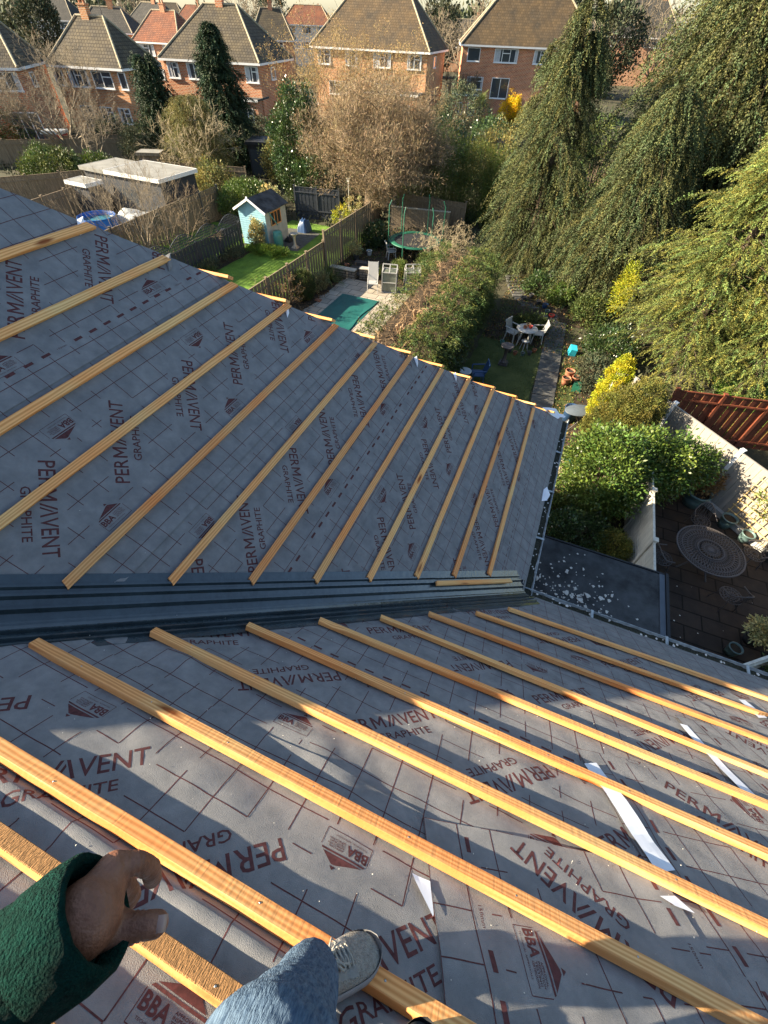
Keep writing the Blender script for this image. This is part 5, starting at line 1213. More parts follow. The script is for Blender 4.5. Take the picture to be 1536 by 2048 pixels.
def baretree(name, label, x, y, h, mt='twig', n0=7, depth=6, r0=.12, spread=.75, trunk_h=None, seed=1, crown=None, cat='tree', catk=None, up=.25, split=(2, 3), leng=.72, twist=.35, wid=1.0, rmin=.004, k=4):
    rg = np.random.default_rng(seed); A = []; B = []; ra = []; rb = []; tips = []; TA, TB, tra, trb = [], [], [], []
    th = trunk_h if trunk_h is not None else h*.2
    L0 = (h-th)*.36
    def rec(p, d, L, r, lv):
        segs = 3 if lv < 3 else 2; q = p.copy()
        for i in range(segs):
            d = nrm(d+rg.normal(size=3)*twist*.35+np.array([0, 0, up*.12])); nq = q+d*L/segs; r2 = r*(1-.25/segs*1.1)
            (A if lv else TA).append(q); (B if lv else TB).append(nq); (ra if lv else tra).append(r); (rb if lv else trb).append(r2); q = nq; r = r2
            if lv >= 2 and rg.random() < .55 and lv < depth:
                e = nrm(d+rg.normal(size=3)*spread); rec(q, e, L*leng*.8, max(rmin, r*.55), lv+2)
        if lv >= depth: tips.append((q, d)); return
        for j in range(rg.integers(split[0], split[1]+1)):
            e = nrm(d+rg.normal(size=3)*spread*np.array([wid, wid, .7])+np.array([0, 0, up*.35])); rec(q, e, L*leng*rg.uniform(.8, 1.15), max(rmin, r*.62), lv+1)
    t = thing(name, label, cat, (x, y, G0))
    if th > .05: trunk(t, [(0, 0, 0), (.05, .03, th*.3), (.0, .06, th*.7), (0, 0, th)], r0*1.35, r0)
    for i in range(n0):
        a = 2*math.pi*i/n0+rg.uniform(-.4, .4); e = nrm(np.array([math.cos(a)*wid, math.sin(a)*wid, rg.uniform(.7, 1.7)])); rec(np.array([0., 0, th*rg.uniform(.85, 1)]), e, L0*rg.uniform(.8, 1.15), r0*.5, 1)
    V, F = prisms(A, B, ra, rb, k); npmesh('branches', V, F, M_[mt], t)
    if catk and tips:
        tp = np.array([q for q, d in tips]); dd = np.array([d for q, d in tips]); m = catk[0]; P = np.repeat(tp, m, 0)+RNG.normal(size=(len(tp)*m, 3))*catk[2]; D = nrm(np.repeat(dd, m, 0)*.3+RNG.normal(size=(len(tp)*m, 3))*.4+np.array([0, 0, -.6 if catk[4] else .3]))
        V, F = leaves(P, D, catk[1]*U(len(P), .6, 1.3), catk[1]*(.035 if 'twig' in catk[3] else .2), .3); npmesh(catk[5] if len(catk) > 5 else 'catkins', V, F, M_[catk[3]], t, tints(len(F), .6, 1.5))
    return t

# weeping conifers at the right
weeping('weeping_conifer', 'dark weeping conifer with twin tips in front of the orange brick house', -3.1, 23.6, 9.6, 2.5, 380, per=54, tl=.75, lw=.0165, ntas=7, power=.62, lean=(.1, .2))
weeping('weeping_conifer', 'slim second tip of the dark weeping conifer pair', -4.15, 25.0, 8.5, 1.7, 130, per=46, tl=.7, lw=.0165, ntas=6, power=.7)
weeping('weeping_conifer', 'largest weeping conifer filling the upper right corner', 3.4, 26.5, 15, 5.6, 900, per=56, tl=1.05, lw=.023, ntas=8, power=.62, low=.02, sweep=.75, rt=.35)
weeping('weeping_conifer', 'weeping conifer whose lower boughs hang over the sunlit flower bed', 1.2, 22.2, 7.6, 3.3, 500, per=56, tl=.8, lw=.017, ntas=8, power=.6, low=.08, sweep=.7)
weeping('weeping_conifer', 'weeping conifer behind the bright one at the right edge', 8.5, 24, 12, 4.6, 320, per=46, tl=1.0, lw=.023, ntas=7, power=.6, low=.04, sweep=.7)
weeping('feathery_conifer', 'bright yellow-green feathery conifer beside the path at right', 4.6, 16.6, 7.8, 3.4, 400, 'lf_bright', per=58, tl=.62, lw=.0125, ntas=8, power=.7, low=.06, sweep=.35, up=.35, droop=.55)
weeping('feathery_conifer', 'nearer feathery conifer reaching out of the right edge', 6.9, 15.3, 6.2, 2.5, 230, 'lf_bright', per=58, tl=.62, lw=.0125, ntas=8, power=.7, low=.12, sweep=.35, up=.35, droop=.55)
bush('golden_conifer', 'brilliant yellow golden conifer tucked under the feathery one', 1.75, 10.3, .42, .5, 2.75, 420, 60, .05, .013, 'lf_yellow', 'conifer', clr=.10, lo=.75, hi=1.25, rug=.15, shell=.2)
bush('golden_conifer', 'small golden shoots on the left of the bright conifer', 1.7, 17.6, .28, .5, 3.0, 80, 34, .09, .012, 'lf_yellow', 'conifer', base=1.2, clr=.24, rug=.8, lo=.5, hi=1.1, twigs=False)
t = thing('olive_conifer', 'dense rounded olive green conifer between the golden one and the leafy shrub', 'conifer', (2.2, 9.3, G0))
ls = Leafset()
for (cx_, cy_, cz_, r1, r2, n) in ((0, 0, 1.15, .85, 1.2, 760), (.4, .3, 1.7, .6, .9, 380), (-.35, -.15, .9, .6, .9, 380)):
    cluster_crown(ls, (cx_, cy_, cz_), (r1, r1, r2), n, 46, .05, .011, clr=.11, lo=.6, hi=1.4, shell=.25, rug=.2, up=.5)
ls.build('crown', 'lf_olive', t); trunk(t, [(0, 0, 0), (0, 0, 1.5)], .08, .03)
bush('leafy_shrub', 'large leafy green shrub above the dark felt roof', 1.9, 6.75, 1.05, 1.15, 2.5, 620, 30, .09, .026, 'lf_laurel', clr=.24, shell=.45, rug=.35, lo=.6, hi=1.4)
bush('leafy_shrub', 'leafy shrub spilling over the cream fence', 3.0, 7.6, .95, .8, 2.3, 420, 28, .09, .026, 'lf_laurel', clr=.24, shell=.5, rug=.4)
bush('flowering_shrub', 'shrub with pinkish buds over the teal pot', 3.95, 8.0, .65, .65, 1.9, 220, 26, .08, .024, 'lf_laurel', base=.6, clr=.22, rug=.4)
bush('low_conifer', 'low golden green conifer beside the cream fence', 2.55, 5.0, .42, .42, .9, 170, 50, .06, .012, 'lf_olive', clr=.12, lo=1.0, hi=1.8)
bush('low_conifer', 'small green clump near the gutter below the membrane scrap', 1.1, 6.0, .35, .35, .6, 110, 40, .06, .014, 'lf_hedge', clr=.12)
bush('garden_shrub', 'dark low shrub in the shade between roof and cream fence', 1.7, 5.2, .8, .6, .9, 200, 30, .07, .02, 'lf_ivy', clr=.2)
for k in range(9):
    a = k*.7; o_ = 0
b = MB()
for k in range(16): a = k*2*math.pi/16; b.face([(.01*math.cos(a), .01*math.sin(a), 0), (.05*math.cos(a-.12), .05*math.sin(a-.12), .012), (.085*math.cos(a), .085*math.sin(a), .0), (.05*math.cos(a+.12), .05*math.sin(a+.12), .012)])
q = b.build('pink_flower', M_['lf_pink']); q.location = (4.35, 7.75, G0+1.75); tag(q, 'large pink flower head above the teal pot', 'flower')
for k, (px, py, z, r, mt, lb) in enumerate(((4.82, 8.2, .5, .3, 'lf_brown', 'brownish plant in the largest teal pot'), (5.75, 3.95, .28, .24, 'lf_cream', 'straggly pale plant in the dark pot at lower right'), (6.0, 3.1, .3, .22, 'lf_hedge', 'green plant in the pot behind the low fence'), (6.1, 7.4, .9, .42, 'lf_bamboo', 'yellow-green plant against the taupe fence'), (-12.0, 20.7, .3, .3, 'lf_cream', 'pale flowering plant in the pot by the big bare tree'), (-15.2, 27.0, .2, .6, 'lf_cream', 'cream variegated shrub beside the bird box post'), (-15.5, 25.8, 0, .5, 'lf_yellow', 'yellow low plant at the far end of the lawn'))):
    bush('garden_plant', lb, px, py, r, r, r*2.2, 50, 22, .09, .018, mt, 'plant', z0=z, clr=.14, rug=.4, twigs=False)
bush('cream_shrub', 'cream and yellow leaved shrub against the blue shed wall', -17.75, 19.65, .38, .3, 1.5, 130, 26, .09, .03, 'lf_cream', clr=.16, rug=.4)
# middle garden
def spiky(name, label, x, y, h, n, mt='lf_spike', w_=.02, z0=0, stem=0, cat='plant', arch=.7):
    t = thing(name, label, cat, (x, y, G0+z0)); az = U(n, 0, 6.283); el = U(n, .15, 1.35); L = h*U(n, .7, 1.1); P0 = np.zeros((n, 3)); P0[:, 2] = stem
    D = np.stack([np.cos(az)*np.cos(el), np.sin(az)*np.cos(el), np.sin(el)], 1); ls = Leafset(); p = P0
    S = np.stack([-np.sin(az), np.cos(az), np.zeros(n)], 1); segs = 5; T = tints(n, .6, 1.5)
    for i in range(segs):
        D2 = nrm(D+np.array([0, 0, -arch*.35])*(i*.5)); q = p+D2*(L/segs)[:, None]; w0 = w_*(1-i/segs)+.002; w1 = w_*(1-(i+1)/segs)+.001
        V = np.stack([p-S*w0, p+S*w0, q+S*w1, q-S*w1], 1).reshape(-1, 3); ls.add(V, np.arange(4*n).reshape(-1, 4), T); p = q; D = D2
    ls.build('leaves', mt, t)
    if stem: trunk(t, [(0, 0, 0), (.03, 0, stem*.5), (0, 0, stem)], .09, .07)
    return t
spiky('spiky_plant', 'spiky sword-leaved clump beside the brown fence above the pool', -12.0, 17.4, 1.35, 150)
spiky('cordyline', 'cordyline palm in front of the orange brick house', -15.5, 60.5, 1.9, 260, w_=.05, stem=2.2, cat='palm tree', z0=.6, arch=.9)
spiky('spiky_plant', 'grassy clump at the far end of the brown hedge', -7.0, 20.0, .9, 90)
spiky('spiky_plant', 'small yellow-green grassy tuft beside the reclining chair', -9.95, 19.1, .65, 120, 'lf_bamboo', w_=.008, arch=.3)
bush('box_bush', 'clipped dark green bush against the brown fence near the roof edge', -12.0, 14.9, .5, .5, 1.35, 260, 46, .05, .013, 'lf_hedge', clr=.12, lo=.4, hi=.9, rug=.12, shell=.2)
baretree('dead_shrub', 'dead brown climber against the brown fence by the roof edge', -12.3, 13.6, 1.7, 'twig', 6, 5, .03, .8, 0.05, 3, cat='shrub', catk=(3, .05, .05, 'lf_brown', 0, 'dead_leaves'))
bush('silver_shrub', 'pale leaved low shrub at the foot of the spiky plant', -11.9, 16.2, .4, .5, .8, 100, 26, .07, .02, 'lf_cream', clr=.15, rug=.4, lo=.3, hi=.8)
bush('garden_shrub', 'dark shrub under the big bare tree beside the terrace', -11.9, 23.2, .8, .8, 1.2, 160, 26, .1, .03, 'lf_ivy', clr=.25)
bush('garden_shrub', 'green-yellow shrub beside the small white greenhouses', -8.9, 19.4, .5, .5, .9, 130, 30, .06, .016, 'lf_bamboo', clr=.16)
bush('garden_shrub', 'conifer shrub between the greenhouse and the trampoline', -7.6, 19.8, .6, .6, 1.2, 150, 30, .08, .015, 'lf_hedge', clr=.2)
bush('lavender', 'grey-green lavender clump at the foot of the dark lattice fence', -18.25, 15.6, .35, 1.1, .5, 120, 30, .1, .01, 'lf_far', 'plant', clr=.16, lo=1, hi=2.2, twigs=False)
bush('lavender', 'grey lavender clump further along the dark lattice fence', -18.25, 17.8, .35, .8, .5, 90, 30, .1, .01, 'lf_far', 'plant', clr=.16, lo=1, hi=2.2, twigs=False)
bush('bulb_foliage', 'strip of green bulb leaves on the lawn in front of the shed', -16.9, 19.2, 1.3, .55, .35, 170, 30, .14, .012, 'lf_grass', 'plant', clr=.16, up=.9, twigs=False)
bush('bulb_foliage', 'low dark planting at the near end of the lawn', -17.9, 14.2, .5, 1.6, .35, 130, 26, .1, .016, 'lf_hedge', 'plant', clr=.16, up=.9, twigs=False)
# hedge with a cut woody top
hd = thing('conifer_hedge', 'broad conifer hedge with its top cut back to bare brown wood', 'hedge', (-5.1, 13.4, G0))
ls = Leafset(); HX, HY, HZ = 1.35, 5.2, 2.1
def face_pts(n, f):
    a, b_ = U(n, -1, 1), U(n, -1, 1)
    if f == 'r': P = np.stack([HX+.18*np.sin(a*19)+.1*np.sin(b_*9)+a*0, a*HY, HZ*(b_*.5+.5)], 1); D = np.array([.9, 0, .1])
    elif f == 'l': P = np.stack([-HX-.18*np.sin(a*17)-.1*np.sin(b_*9), a*HY, HZ*(b_*.5+.5)], 1); D = np.array([-.9, 0, .1])
    elif f == 'n': P = np.stack([a*HX, -HY-.2*np.sin(a*7), HZ*(b_*.5+.5)], 1); D = np.array([0, -.9, .1])
    elif f == 'f': P = np.stack([a*HX, HY+0*a, HZ*(b_*.5+.5)], 1); D = np.array([0, .9, .1])
    else:
        a = np.where(U(n) < .75, 1-.95*U(n)**1.1, -1+.4*U(n)); P = np.stack([a*HX, b_*HY, HZ+.12*np.sin(b_*23)+.1*np.sin(a*5)], 1); D = np.array([0, 0, .9])
    return P+RNG.normal(size=(n, 3))*.07, np.broadcast_to(D, (n, 3))
for f, n in (('r', 1900), ('l', 500), ('n', 420), ('f', 250), ('t', 2300)):
    P, D = face_pts(n, f); D = nrm(D+RNG.normal(size=(n, 3))*.5)
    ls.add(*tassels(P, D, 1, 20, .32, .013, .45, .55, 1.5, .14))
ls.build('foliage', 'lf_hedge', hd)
A = []; B = []; ra = []; rb = []
for i in range(300):
    s = RNG.uniform(-.78, .3)*HX; yy = RNG.uniform(-.97, .97)*HY; p = np.array([s, yy, HZ-.25+RNG.uniform(-.15, .2)]); d = nrm(np.array([RNG.normal()*.9, RNG.normal()*.9, RNG.uniform(.0, .35)])); r = RNG.uniform(.006, .018)
    for j in range(4):
        q = p+d*RNG.uniform(.12, .3); A.append(p); B.append(q); ra.append(r); rb.append(r*.75); r *= .75; p = q; d = nrm(d+RNG.normal(size=3)*.45)
        if RNG.random() < .8:
            e = nrm(d+RNG.normal(size=3)*.9); A.append(p); B.append(p+e*RNG.uniform(.1, .3)); ra.append(r*.7); rb.append(.003)
V, F = prisms(A, B, ra, rb, 5); npmesh('cut_branches', V, F, mat('hedge_wood', (.30, .20, .11), .9, var=.4, scale=7), hd)
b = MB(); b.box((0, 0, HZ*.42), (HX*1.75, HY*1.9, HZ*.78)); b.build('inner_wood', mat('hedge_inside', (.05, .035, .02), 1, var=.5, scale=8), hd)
for k, (dx, dy) in enumerate(((-.6, -4.3), (-.15, -1.7), (.35, .1), (.1, 2.7), (-.3, -3.0))):
    b = MB()
    for j in range(5): a = j*1.3; b.tube([(dx+.05*math.cos(a), dy+.05*math.sin(a), HZ-.3), (dx+.16*math.cos(a), dy+.16*math.sin(a), HZ+.0+.02*j)], .035, 7)
    b.build('sawn_stump', M_['log'], hd)
# deciduous and evergreen trees beyond
baretree('bare_tree', 'big pollarded bare tree with a thick trunk in the middle', -14.2, 27.9, 7.0, 'twig', 20, 7, .46, .62, 2.3, 11, up=.22, leng=.78, wid=1.75, rmin=.006, k=3, catk=(7, .26, .16, 'lf_twigs', 0, 'fine_twigs'))
baretree('catkin_tree', 'tan catkin covered hazel in front of the red brick house', -21.5, 36.5, 7.6, 'twig', 12, 6, .12, .38, .6, 21, catk=(4, .10, .12, 'lf_catkin', 1), up=.6, k=3)
baretree('catkin_tree', 'second tan catkin tree below the large brown roof', -18.0, 38.0, 7.2, 'twig', 12, 6, .12, .4, .6, 23, catk=(4, .10, .12, 'lf_catkin', 1), up=.6, k=3)
baretree('bare_tree', 'large spreading bare tree at the left edge before the brick houses', -43.0, 29.5, 7.0, 'greytwig', 9, 7, .2, .6, 1.0, 31, up=.35, wid=1.1, rmin=.008, k=3)
baretree('bare_tree', 'upright bare tree leaning over the fence left of the dark column', -38.0, 27.5, 5.0, 'greytwig', 7, 6, .12, .6, .8, 33, up=.3, rmin=.006, k=3)
baretree('bare_tree', 'far bare tree at the left edge near the red shed', -50.0, 27.0, 7.5, 'greytwig', 8, 6, .2, .6, 1.2, 35, up=.3, rmin=.01, k=3)
baretree('bare_shrub', 'bare upright shrub between the blue pool and the lattice fence', -21.7, 15.0, 3.9, 'greytwig', 9, 6, .06, .42, .3, 41, up=.55, rmin=.004, cat='shrub', k=3)
baretree('bare_shrub', 'second bare twiggy shrub against the lattice fence', -20.2, 15.9, 3.2, 'twig', 7, 6, .05, .5, .2, 43, up=.4, rmin=.004, cat='shrub', k=3)
baretree('contorted_shrub', 'pale contorted bare shrub leaning over the trampoline', -7.7, 22.6, 2.9, 'palewig', 11, 6, .06, .75, .4, 51, up=.1, twist=1.6, rmin=.006, cat='shrub', k=4, wid=1.2)
baretree('bare_tree', 'small bare fruit tree between the two right hand houses', -22.5, 75, 5.4, 'twig', 9, 6, .2, .6, 1.5, 61, rmin=.015, k=3)
baretree('climbing_shrub', 'leafless reddish twigs against the taupe fence', 3.7, 9.5, 2.0, 'twig', 4, 4, .012, .6, .6, 63, cat='shrub', k=3, rmin=.003)
bush('ivy_tree', 'tall ivy-clad tree with glossy leaves right of the dark fir', -20.9, 30.0, 1.75, 1.6, 5.9, 640, 28, .15, .05, 'lf_ivy', 'tree', clr=.32, shell=.4, rug=.35, lo=.6, hi=1.5)
bush('ivy_tree', 'lower glossy leaved bush at the foot of the ivy tree', -19.0, 29.0, 1.4, 1.2, 3.2, 300, 26, .14, .045, 'lf_ivy', 'tree', clr=.3, rug=.4)
def denseconifer(label, x, y, h, rad, nb, mt='lf_dark', **kw): return weeping('dense_conifer', label, x, y, h, rad, nb, mt, **kw)
denseconifer('tall dark conifer column in front of the orange brick house', -35.6, 33.2, 6.6, 1.7, 380, per=18, tl=.55, lw=.03, ntas=5, power=.35, sweep=.1, up=.35, droop=.8, low=.0)
denseconifer('dark layered fir in front of the red brick house', -30.6, 35.2, 8.3, 2.9, 520, per=20, tl=.7, lw=.03, ntas=7, power=.75, sweep=.15, up=.1, droop=.6, low=.02)
weeping('willowy_tree', 'pale olive fine-twigged tree over the charcoal cabin', -29.2, 29.6, 5.0, 2.5, 420, 'lf_willow', per=20, tl=.9, lw=.014, ntas=7, power=.35, sweep=.5, up=.45, droop=.8, low=.1)
baretree('bare_shrub', 'pale bare branches woven through the olive fine-twigged tree', -28.9, 29.2, 5.0, 'palewig', 9, 6, .08, .6, .5, 71, k=3, rmin=.008, cat='shrub')
bush('round_shrub', 'rounded dark evergreen left of the conifer column', -36.5, 31.2, 1.7, 1.5, 2.9, 260, 30, .14, .03, 'lf_far', 'shrub', clr=.35, rug=.3, lo=.8, hi=1.7)
bush('garden_shrub', 'green bushy shrub at the left beyond the fences', -37.2, 23.0, 2.3, 1.6, 2.4, 420, 30, .14, .04, 'lf_hedge', clr=.35, rug=.4)
bush('garden_shrub', 'second green shrub right of the left hand one', -34.5, 24.8, 1.6, 1.3, 2.0, 240, 30, .14, .04, 'lf_laurel', clr=.35, rug=.4, lo=.4, hi=1.0)
bush('leafy_hedge', 'bright leafy hedge mound between the cabin and the shed', -22.0, 24.6, 1.5, 1.8, 1.9, 420, 30, .12, .03, 'lf_laurel', 'hedge', clr=.28, rug=.3, lo=.6, hi=1.2)
bush('white_blossom_shrub', 'pale blossomed shrub beside the leafy hedge mound', -20.3, 24.9, .8, .9, 1.7, 170, 24, .1, .03, 'lf_cream', clr=.22, rug=.4)
for k, (x, y, r, h) in enumerate(((-12.4, 31.0, 1.4, 4.2), (-10.2, 30.6, 1.6, 4.6), (-8.0, 30.8, 1.5, 4.3), (-6.2, 30.0, 1.3, 3.9))):
    t = bush('bamboo', '%s bamboo clump behind the trampoline, counted from the left' % ordn(k), x, y, r, r*.8, h, 420, 30, .17, .013, 'lf_bamboo', 'bamboo', clr=.4, rug=.35, up=-.3, hue=.2, lo=.5, hi=1.4, twigs=False)
    n = 60; P = np.stack([U(n, -r*.7, r*.7), U(n, -r*.5, r*.5), np.zeros(n)], 1); V, F = prisms(P, P*1.3+np.array([0, 0, h*.95]), np.full(n, .012), np.full(n, .006), 4); npmesh('canes', V, F, M_['lf_bamboo'], t, tints(len(F), 1, 2))
bush('garden_shrub', 'tall twiggy green shrub between the large houses', -16.5, 56.0, 2.4, 2, 4.8, 300, 26, .2, .04, 'lf_far', clr=.5, rug=.4, lo=1, hi=2.4)
bush('garden_shrub', 'rounded green shrub left of the cordyline', -18.8, 57.0, 1.6, 1.5, 3.0, 200, 26, .2, .04, 'lf_far', clr=.4, lo=.6, hi=1.6)
bush('garden_shrub', 'added dark undergrowth standing in for shade below the bright feathery conifer beside the path', 1.9, 15.8, .9, 1.6, .9, 260, 26, .12, .025, 'lf_ivy', clr=.3, rug=.4, lo=.4, hi=1)  # shrub added to darken the bare ground under the tree
bush('garden_shrub', 'added dark undergrowth standing in for shade under the weeping conifer beside the sunlit bed', .9, 19.0, .8, 1.2, .9, 200, 26, .12, .025, 'lf_hedge', clr=.3, rug=.4, lo=.4, hi=1)  # second added dark clump in place of tree shade
bush('forsythia', 'yellow forsythia in bloom against the orange brick house', -14.2, 72.0, 1.3, 1.1, 3.0, 200, 26, .16, .05, 'lf_forsy', clr=.35, rug=.5)
bush('garden_shrub', 'sunlit shrub by the curved path in the shady garden', -.6, 20.0, .55, .5, .9, 150, 26, .09, .02, 'lf_laurel', clr=.2, rug=.4)
bush('garden_shrub', 'variegated shrub behind the blue pots of the shady bed', -1.7, 20.7, .8, .5, 1.0, 170, 24, .1, .03, 'lf_ivy', clr=.22, rug=.4)
bush('garden_shrub', 'dark bush behind the cluttered round table', -1.5, 16.4, .8, .45, .8, 150, 24, .09, .02, 'lf_hedge', clr=.2, lo=.3, hi=.8)
bush('garden_shrub', 'leafy weeds around the buff pots right of the path', 1.5, 13.6, .6, 1.3, .7, 170, 24, .11, .02, 'lf_far', clr=.25, lo=.6, hi=1.4)
bush('ivy_hedge', 'dark ivy growing up the shady face of the brown topped hedge', -3.55, 10.6, .3, 1.6, 1.7, 240, 24, .08, .03, 'lf_ivy', 'hedge', clr=.18, lo=.4, hi=1)
# garden clutter of shrubs between houses and gardens, one thing each
spots = [(-45, 36, 1.5, 2.2), (-41, 37, 1.3, 2), (-27, 40, 1.8, 3), (-24.5, 33.5, 1.6, 2.8), (-33, 43, 1.6, 2.4), (-20, 45, 2, 3.2), (-14, 42, 2.2, 3.8), (-9, 40, 2.2, 4), (-5, 38, 2.4, 4.5), (-1, 36, 2.6, 5), (-12, 52, 2, 3), (-7, 58, 2.5, 4), (-3, 50, 2.5, 4.5), (3, 45, 3, 6), (-26, 50, 1.8, 2.6), (-39, 45, 1.2, 1.8), (9, 36, 3, 6), (-17, 33, 1.5, 2.6), (-15.5, 31, 1.1, 2.0), (-25.5, 26.0, 1.4, 2.2), (-48, 45, 1.6, 2.4), (-54, 33, 2, 2.6), (-31, 48, 1.4, 2.0), (-10, 66, 2, 3.4)]
spots = [(*s, k % 4) for k, s in enumerate(spots)]; spots.sort(key=lambda q: pxx(q[0], q[1])); cnt = {}
for x, y, r, h, k in spots:
    mt = ('lf_far', 'lf_hedge', 'lf_ivy', 'lf_willow')[k]; cnt[k] = cnt.get(k, -1)+1
    bush('garden_shrub', ordn(cnt[k])+' from the left of the '+{'lf_far': 'dull green', 'lf_hedge': 'mid green', 'lf_ivy': 'dark glossy', 'lf_willow': 'pale olive'}[mt]+' shrubs in the back gardens', x, y, r, r, h, int(110+60*r), 22, .17, .045, mt, clr=.4, rug=.4, lo=.7, hi=1.6)['group'] = 'background garden shrubs, '+mt[3:]
# skyline woods
kc = [-1, -1]; k = 0
for (x, y, h, kind) in sorted(((-150, 100, 12, 0), (-118, 92, 11, 0), (-128, 130, 14, 1), (-100, 130, 12, 1), (-96, 118, 9, 0), (-84, 120, 13, 1), (-60, 130, 12, 0), (-75, 165, 14, 1), (-45, 135, 13, 0), (-40, 120, 12, 1), (-33, 130, 14, 1), (-27, 118, 12, 0), (-22, 112, 13, 1), (-16, 120, 14, 0), (-28, 100, 10, 1), (-12, 130, 15, 1), (-6, 118, 13, 0), (2, 125, 14, 1), (-105, 160, 14, 0), (-170, 135, 13, 1), (12, 110, 13, 0), (-70, 92, 8, 0)), key=lambda q: pxx(q[0], q[1])):
    kc[kind] += 1
    if kind: baretree('bare_tree', '%s from the left of the bare trees on the skyline' % ordn(kc[1]), x, y, h, 'greytwig', 9, 5, .3, .6, h*.2, 100+k, rmin=.04, k=3)['group'] = 'skyline trees'
    else: bush('skyline_tree', '%s from the left of the dark evergreens on the skyline' % ordn(kc[0]), x, y, h*.32, h*.32, h, 260, 20, .6, .16, 'lf_far', 'tree', clr=1.0, rug=.4)['group'] = 'skyline trees'
    k += 1
# far wooded ridge, closing the horizon
n = 5200; ang = U(n, -.9, 1.2); dist = U(n, 260, 420); P = np.stack([np.sin(ang-.35)*dist, np.cos(ang-.35)*dist, G0+U(n)**1.5*(7+5*np.sin(ang*9)+3*np.sin(ang*23))], 1)
per = 10; PP = np.repeat(P, per, 0)+RNG.normal(size=(n*per, 3))*1.6; V, F = leaves(PP, dirs(n*per)+np.array([0, 0, .5]), 2.2, .8); tag(npmesh('far_wood', V, F, M_['lf_far'], None, np.repeat(tints(n, .6, 1.6), per, 0)), 'far wooded ridge closing the view', 'wood', kind='stuff')
# ground litter: ivy, weeds and grass tufts
def litter(name, label, rects, n, L, W, mt, kindz=.0):
    tot = sum((r[1]-r[0])*(r[3]-r[2]) for r in rects); Ps = []
    for r in rects:
        m = int(n*(r[1]-r[0])*(r[3]-r[2])/tot); Ps.append(np.stack([U(m, r[0], r[1]), U(m, r[2], r[3]), np.full(m, G0+.01)], 1))
    P = np.concatenate(Ps); keep = np.array([noise.noise((p[0]*.9, p[1]*.9, n*.01)) > -.25 for p in P]); P = P[keep]; m = len(P); D = nrm(RNG.normal(size=(m, 3))*.6+np.array([0, 0, 1])); V, F = leaves(P+np.array([0, 0, 1])*U((m, 1))*kindz, D, L*U(m, .5, 1.4), W, .3)
    tag(npmesh(name, V, F, M_[mt], None, tints(m, .5, 1.6)), label, 'ground cover', kind='stuff')
litter('grass_tufts', 'grass blades on the sunny lawns', [(-18.9, -12.8, 10, 25), (-27, -19.2, 15, 22)], 42000, .05, .006, 'lf_grass')
litter('grass_tufts', 'sparse grass on the shaded lawn', [(-3.2, -.55, 6, 15.4), (.35, 1.3, 7, 14)], 16000, .05, .006, 'lf_hedge')
litter('weeds', 'weeds and ivy over the wilder ground', [(-60, -20, 24, 34), (-20, 8, 24.5, 44), (-40, -23, 14, 24), (2, 12, 12, 30), (-60, 0, 34, 60)], 52000, .25, .05, 'lf_far', .25)
litter('leaf_litter', 'leaf litter and low plants in the beds', [(.3, 3.0, 3, 15), (-3.3, 1, 15, 23), (-12.6, -7.2, 18.4, 28), (-12.6, -11.3, 11, 18.5)], 15000, .07, .022, 'lf_brown', .05)
litter('low_weeds', 'low green weeds in the beds', [(.3, 3.0, 3, 15), (-3.3, 1, 15, 23), (-12.6, -7.2, 18.4, 28)], 12000, .09, .02, 'lf_hedge', .08)

# ================================================================== THE PERSON
def fuse(name, balls, mt, parent, vox=.003, smooth=2, disp=None, keep=None):
    """one continuous skin over a set of tapered limbs [(p, r), (q, r2)] fused by voxels"""
    V = []; F = []
    for (p, r), (q, r2) in balls:
        p = Vector(p); q = Vector(q); d = q-p; L = max(d.length, 1e-4); d.normalize(); ref = Vector((0, 0, 1)) if abs(d.z) < .9 else Vector((1, 0, 0))
        a = d.cross(ref).normalized(); b2 = a.cross(d); base = len(V); n = 20; rings = []
        for i in range(7): t = -math.pi/2+i*math.pi/14+.0; rings.append((math.sin(t)*r, math.cos(t)*r))
        for i in range(7): t = i*math.pi/14; rings.append((L+math.sin(t)*r2, math.cos(t)*r2))
        for x, rr in rings:
            for k in range(n): w_ = 2*math.pi*k/n; V.append(p+d*x+(a*math.cos(w_)+b2*math.sin(w_))*max(rr, 1e-4))
        for i in range(len(rings)-1):
            for k in range(n): k2 = (k+1) % n; F.append((base+i*n+k, base+i*n+k2, base+(i+1)*n+k2, base+(i+1)*n+k))
        F.append(tuple(base+k for k in reversed(range(n)))); F.append(tuple(base+(len(rings)-1)*n+k for k in range(n)))
    me = bpy.data.meshes.new(name+'_raw'); me.from_pydata(V, [], F); me.update()
    o = bpy.data.objects.new(name+'_raw', me); COL.objects.link(o)
    md = o.modifiers.new('r', 'REMESH'); md.mode = 'VOXEL'; md.voxel_size = vox; md.use_smooth_shade = True
    ms = o.modifiers.new('s', 'SMOOTH'); ms.iterations = smooth*3; ms.factor = .5
    bpy.context.view_layer.update(); dg = bpy.context.evaluated_depsgraph_get()
    m2 = bpy.data.meshes.new_from_object(o.evaluated_get(dg)); m2.name = name
    bpy.data.objects.remove(o); bpy.data.meshes.remove(me)
    if disp:
        n = len(m2.vertices); co_ = np.empty(n*3, np.float32); m2.vertices.foreach_get('co', co_); nn = np.empty(n*3, np.float32); m2.vertices.foreach_get('normal', nn)
        co_ = co_.reshape(-1, 3); nn = nn.reshape(-1, 3)
        hd_ = np.array([disp(*c) for c in co_.tolist()], np.float32); co_ += nn*hd_[:, None]; m2.vertices.foreach_set('co', co_.ravel()); m2.update()
    m2.polygons.foreach_set('use_smooth', [True]*len(m2.polygons))
    m2.materials.clear(); return link(name, m2, M_[mt], parent)
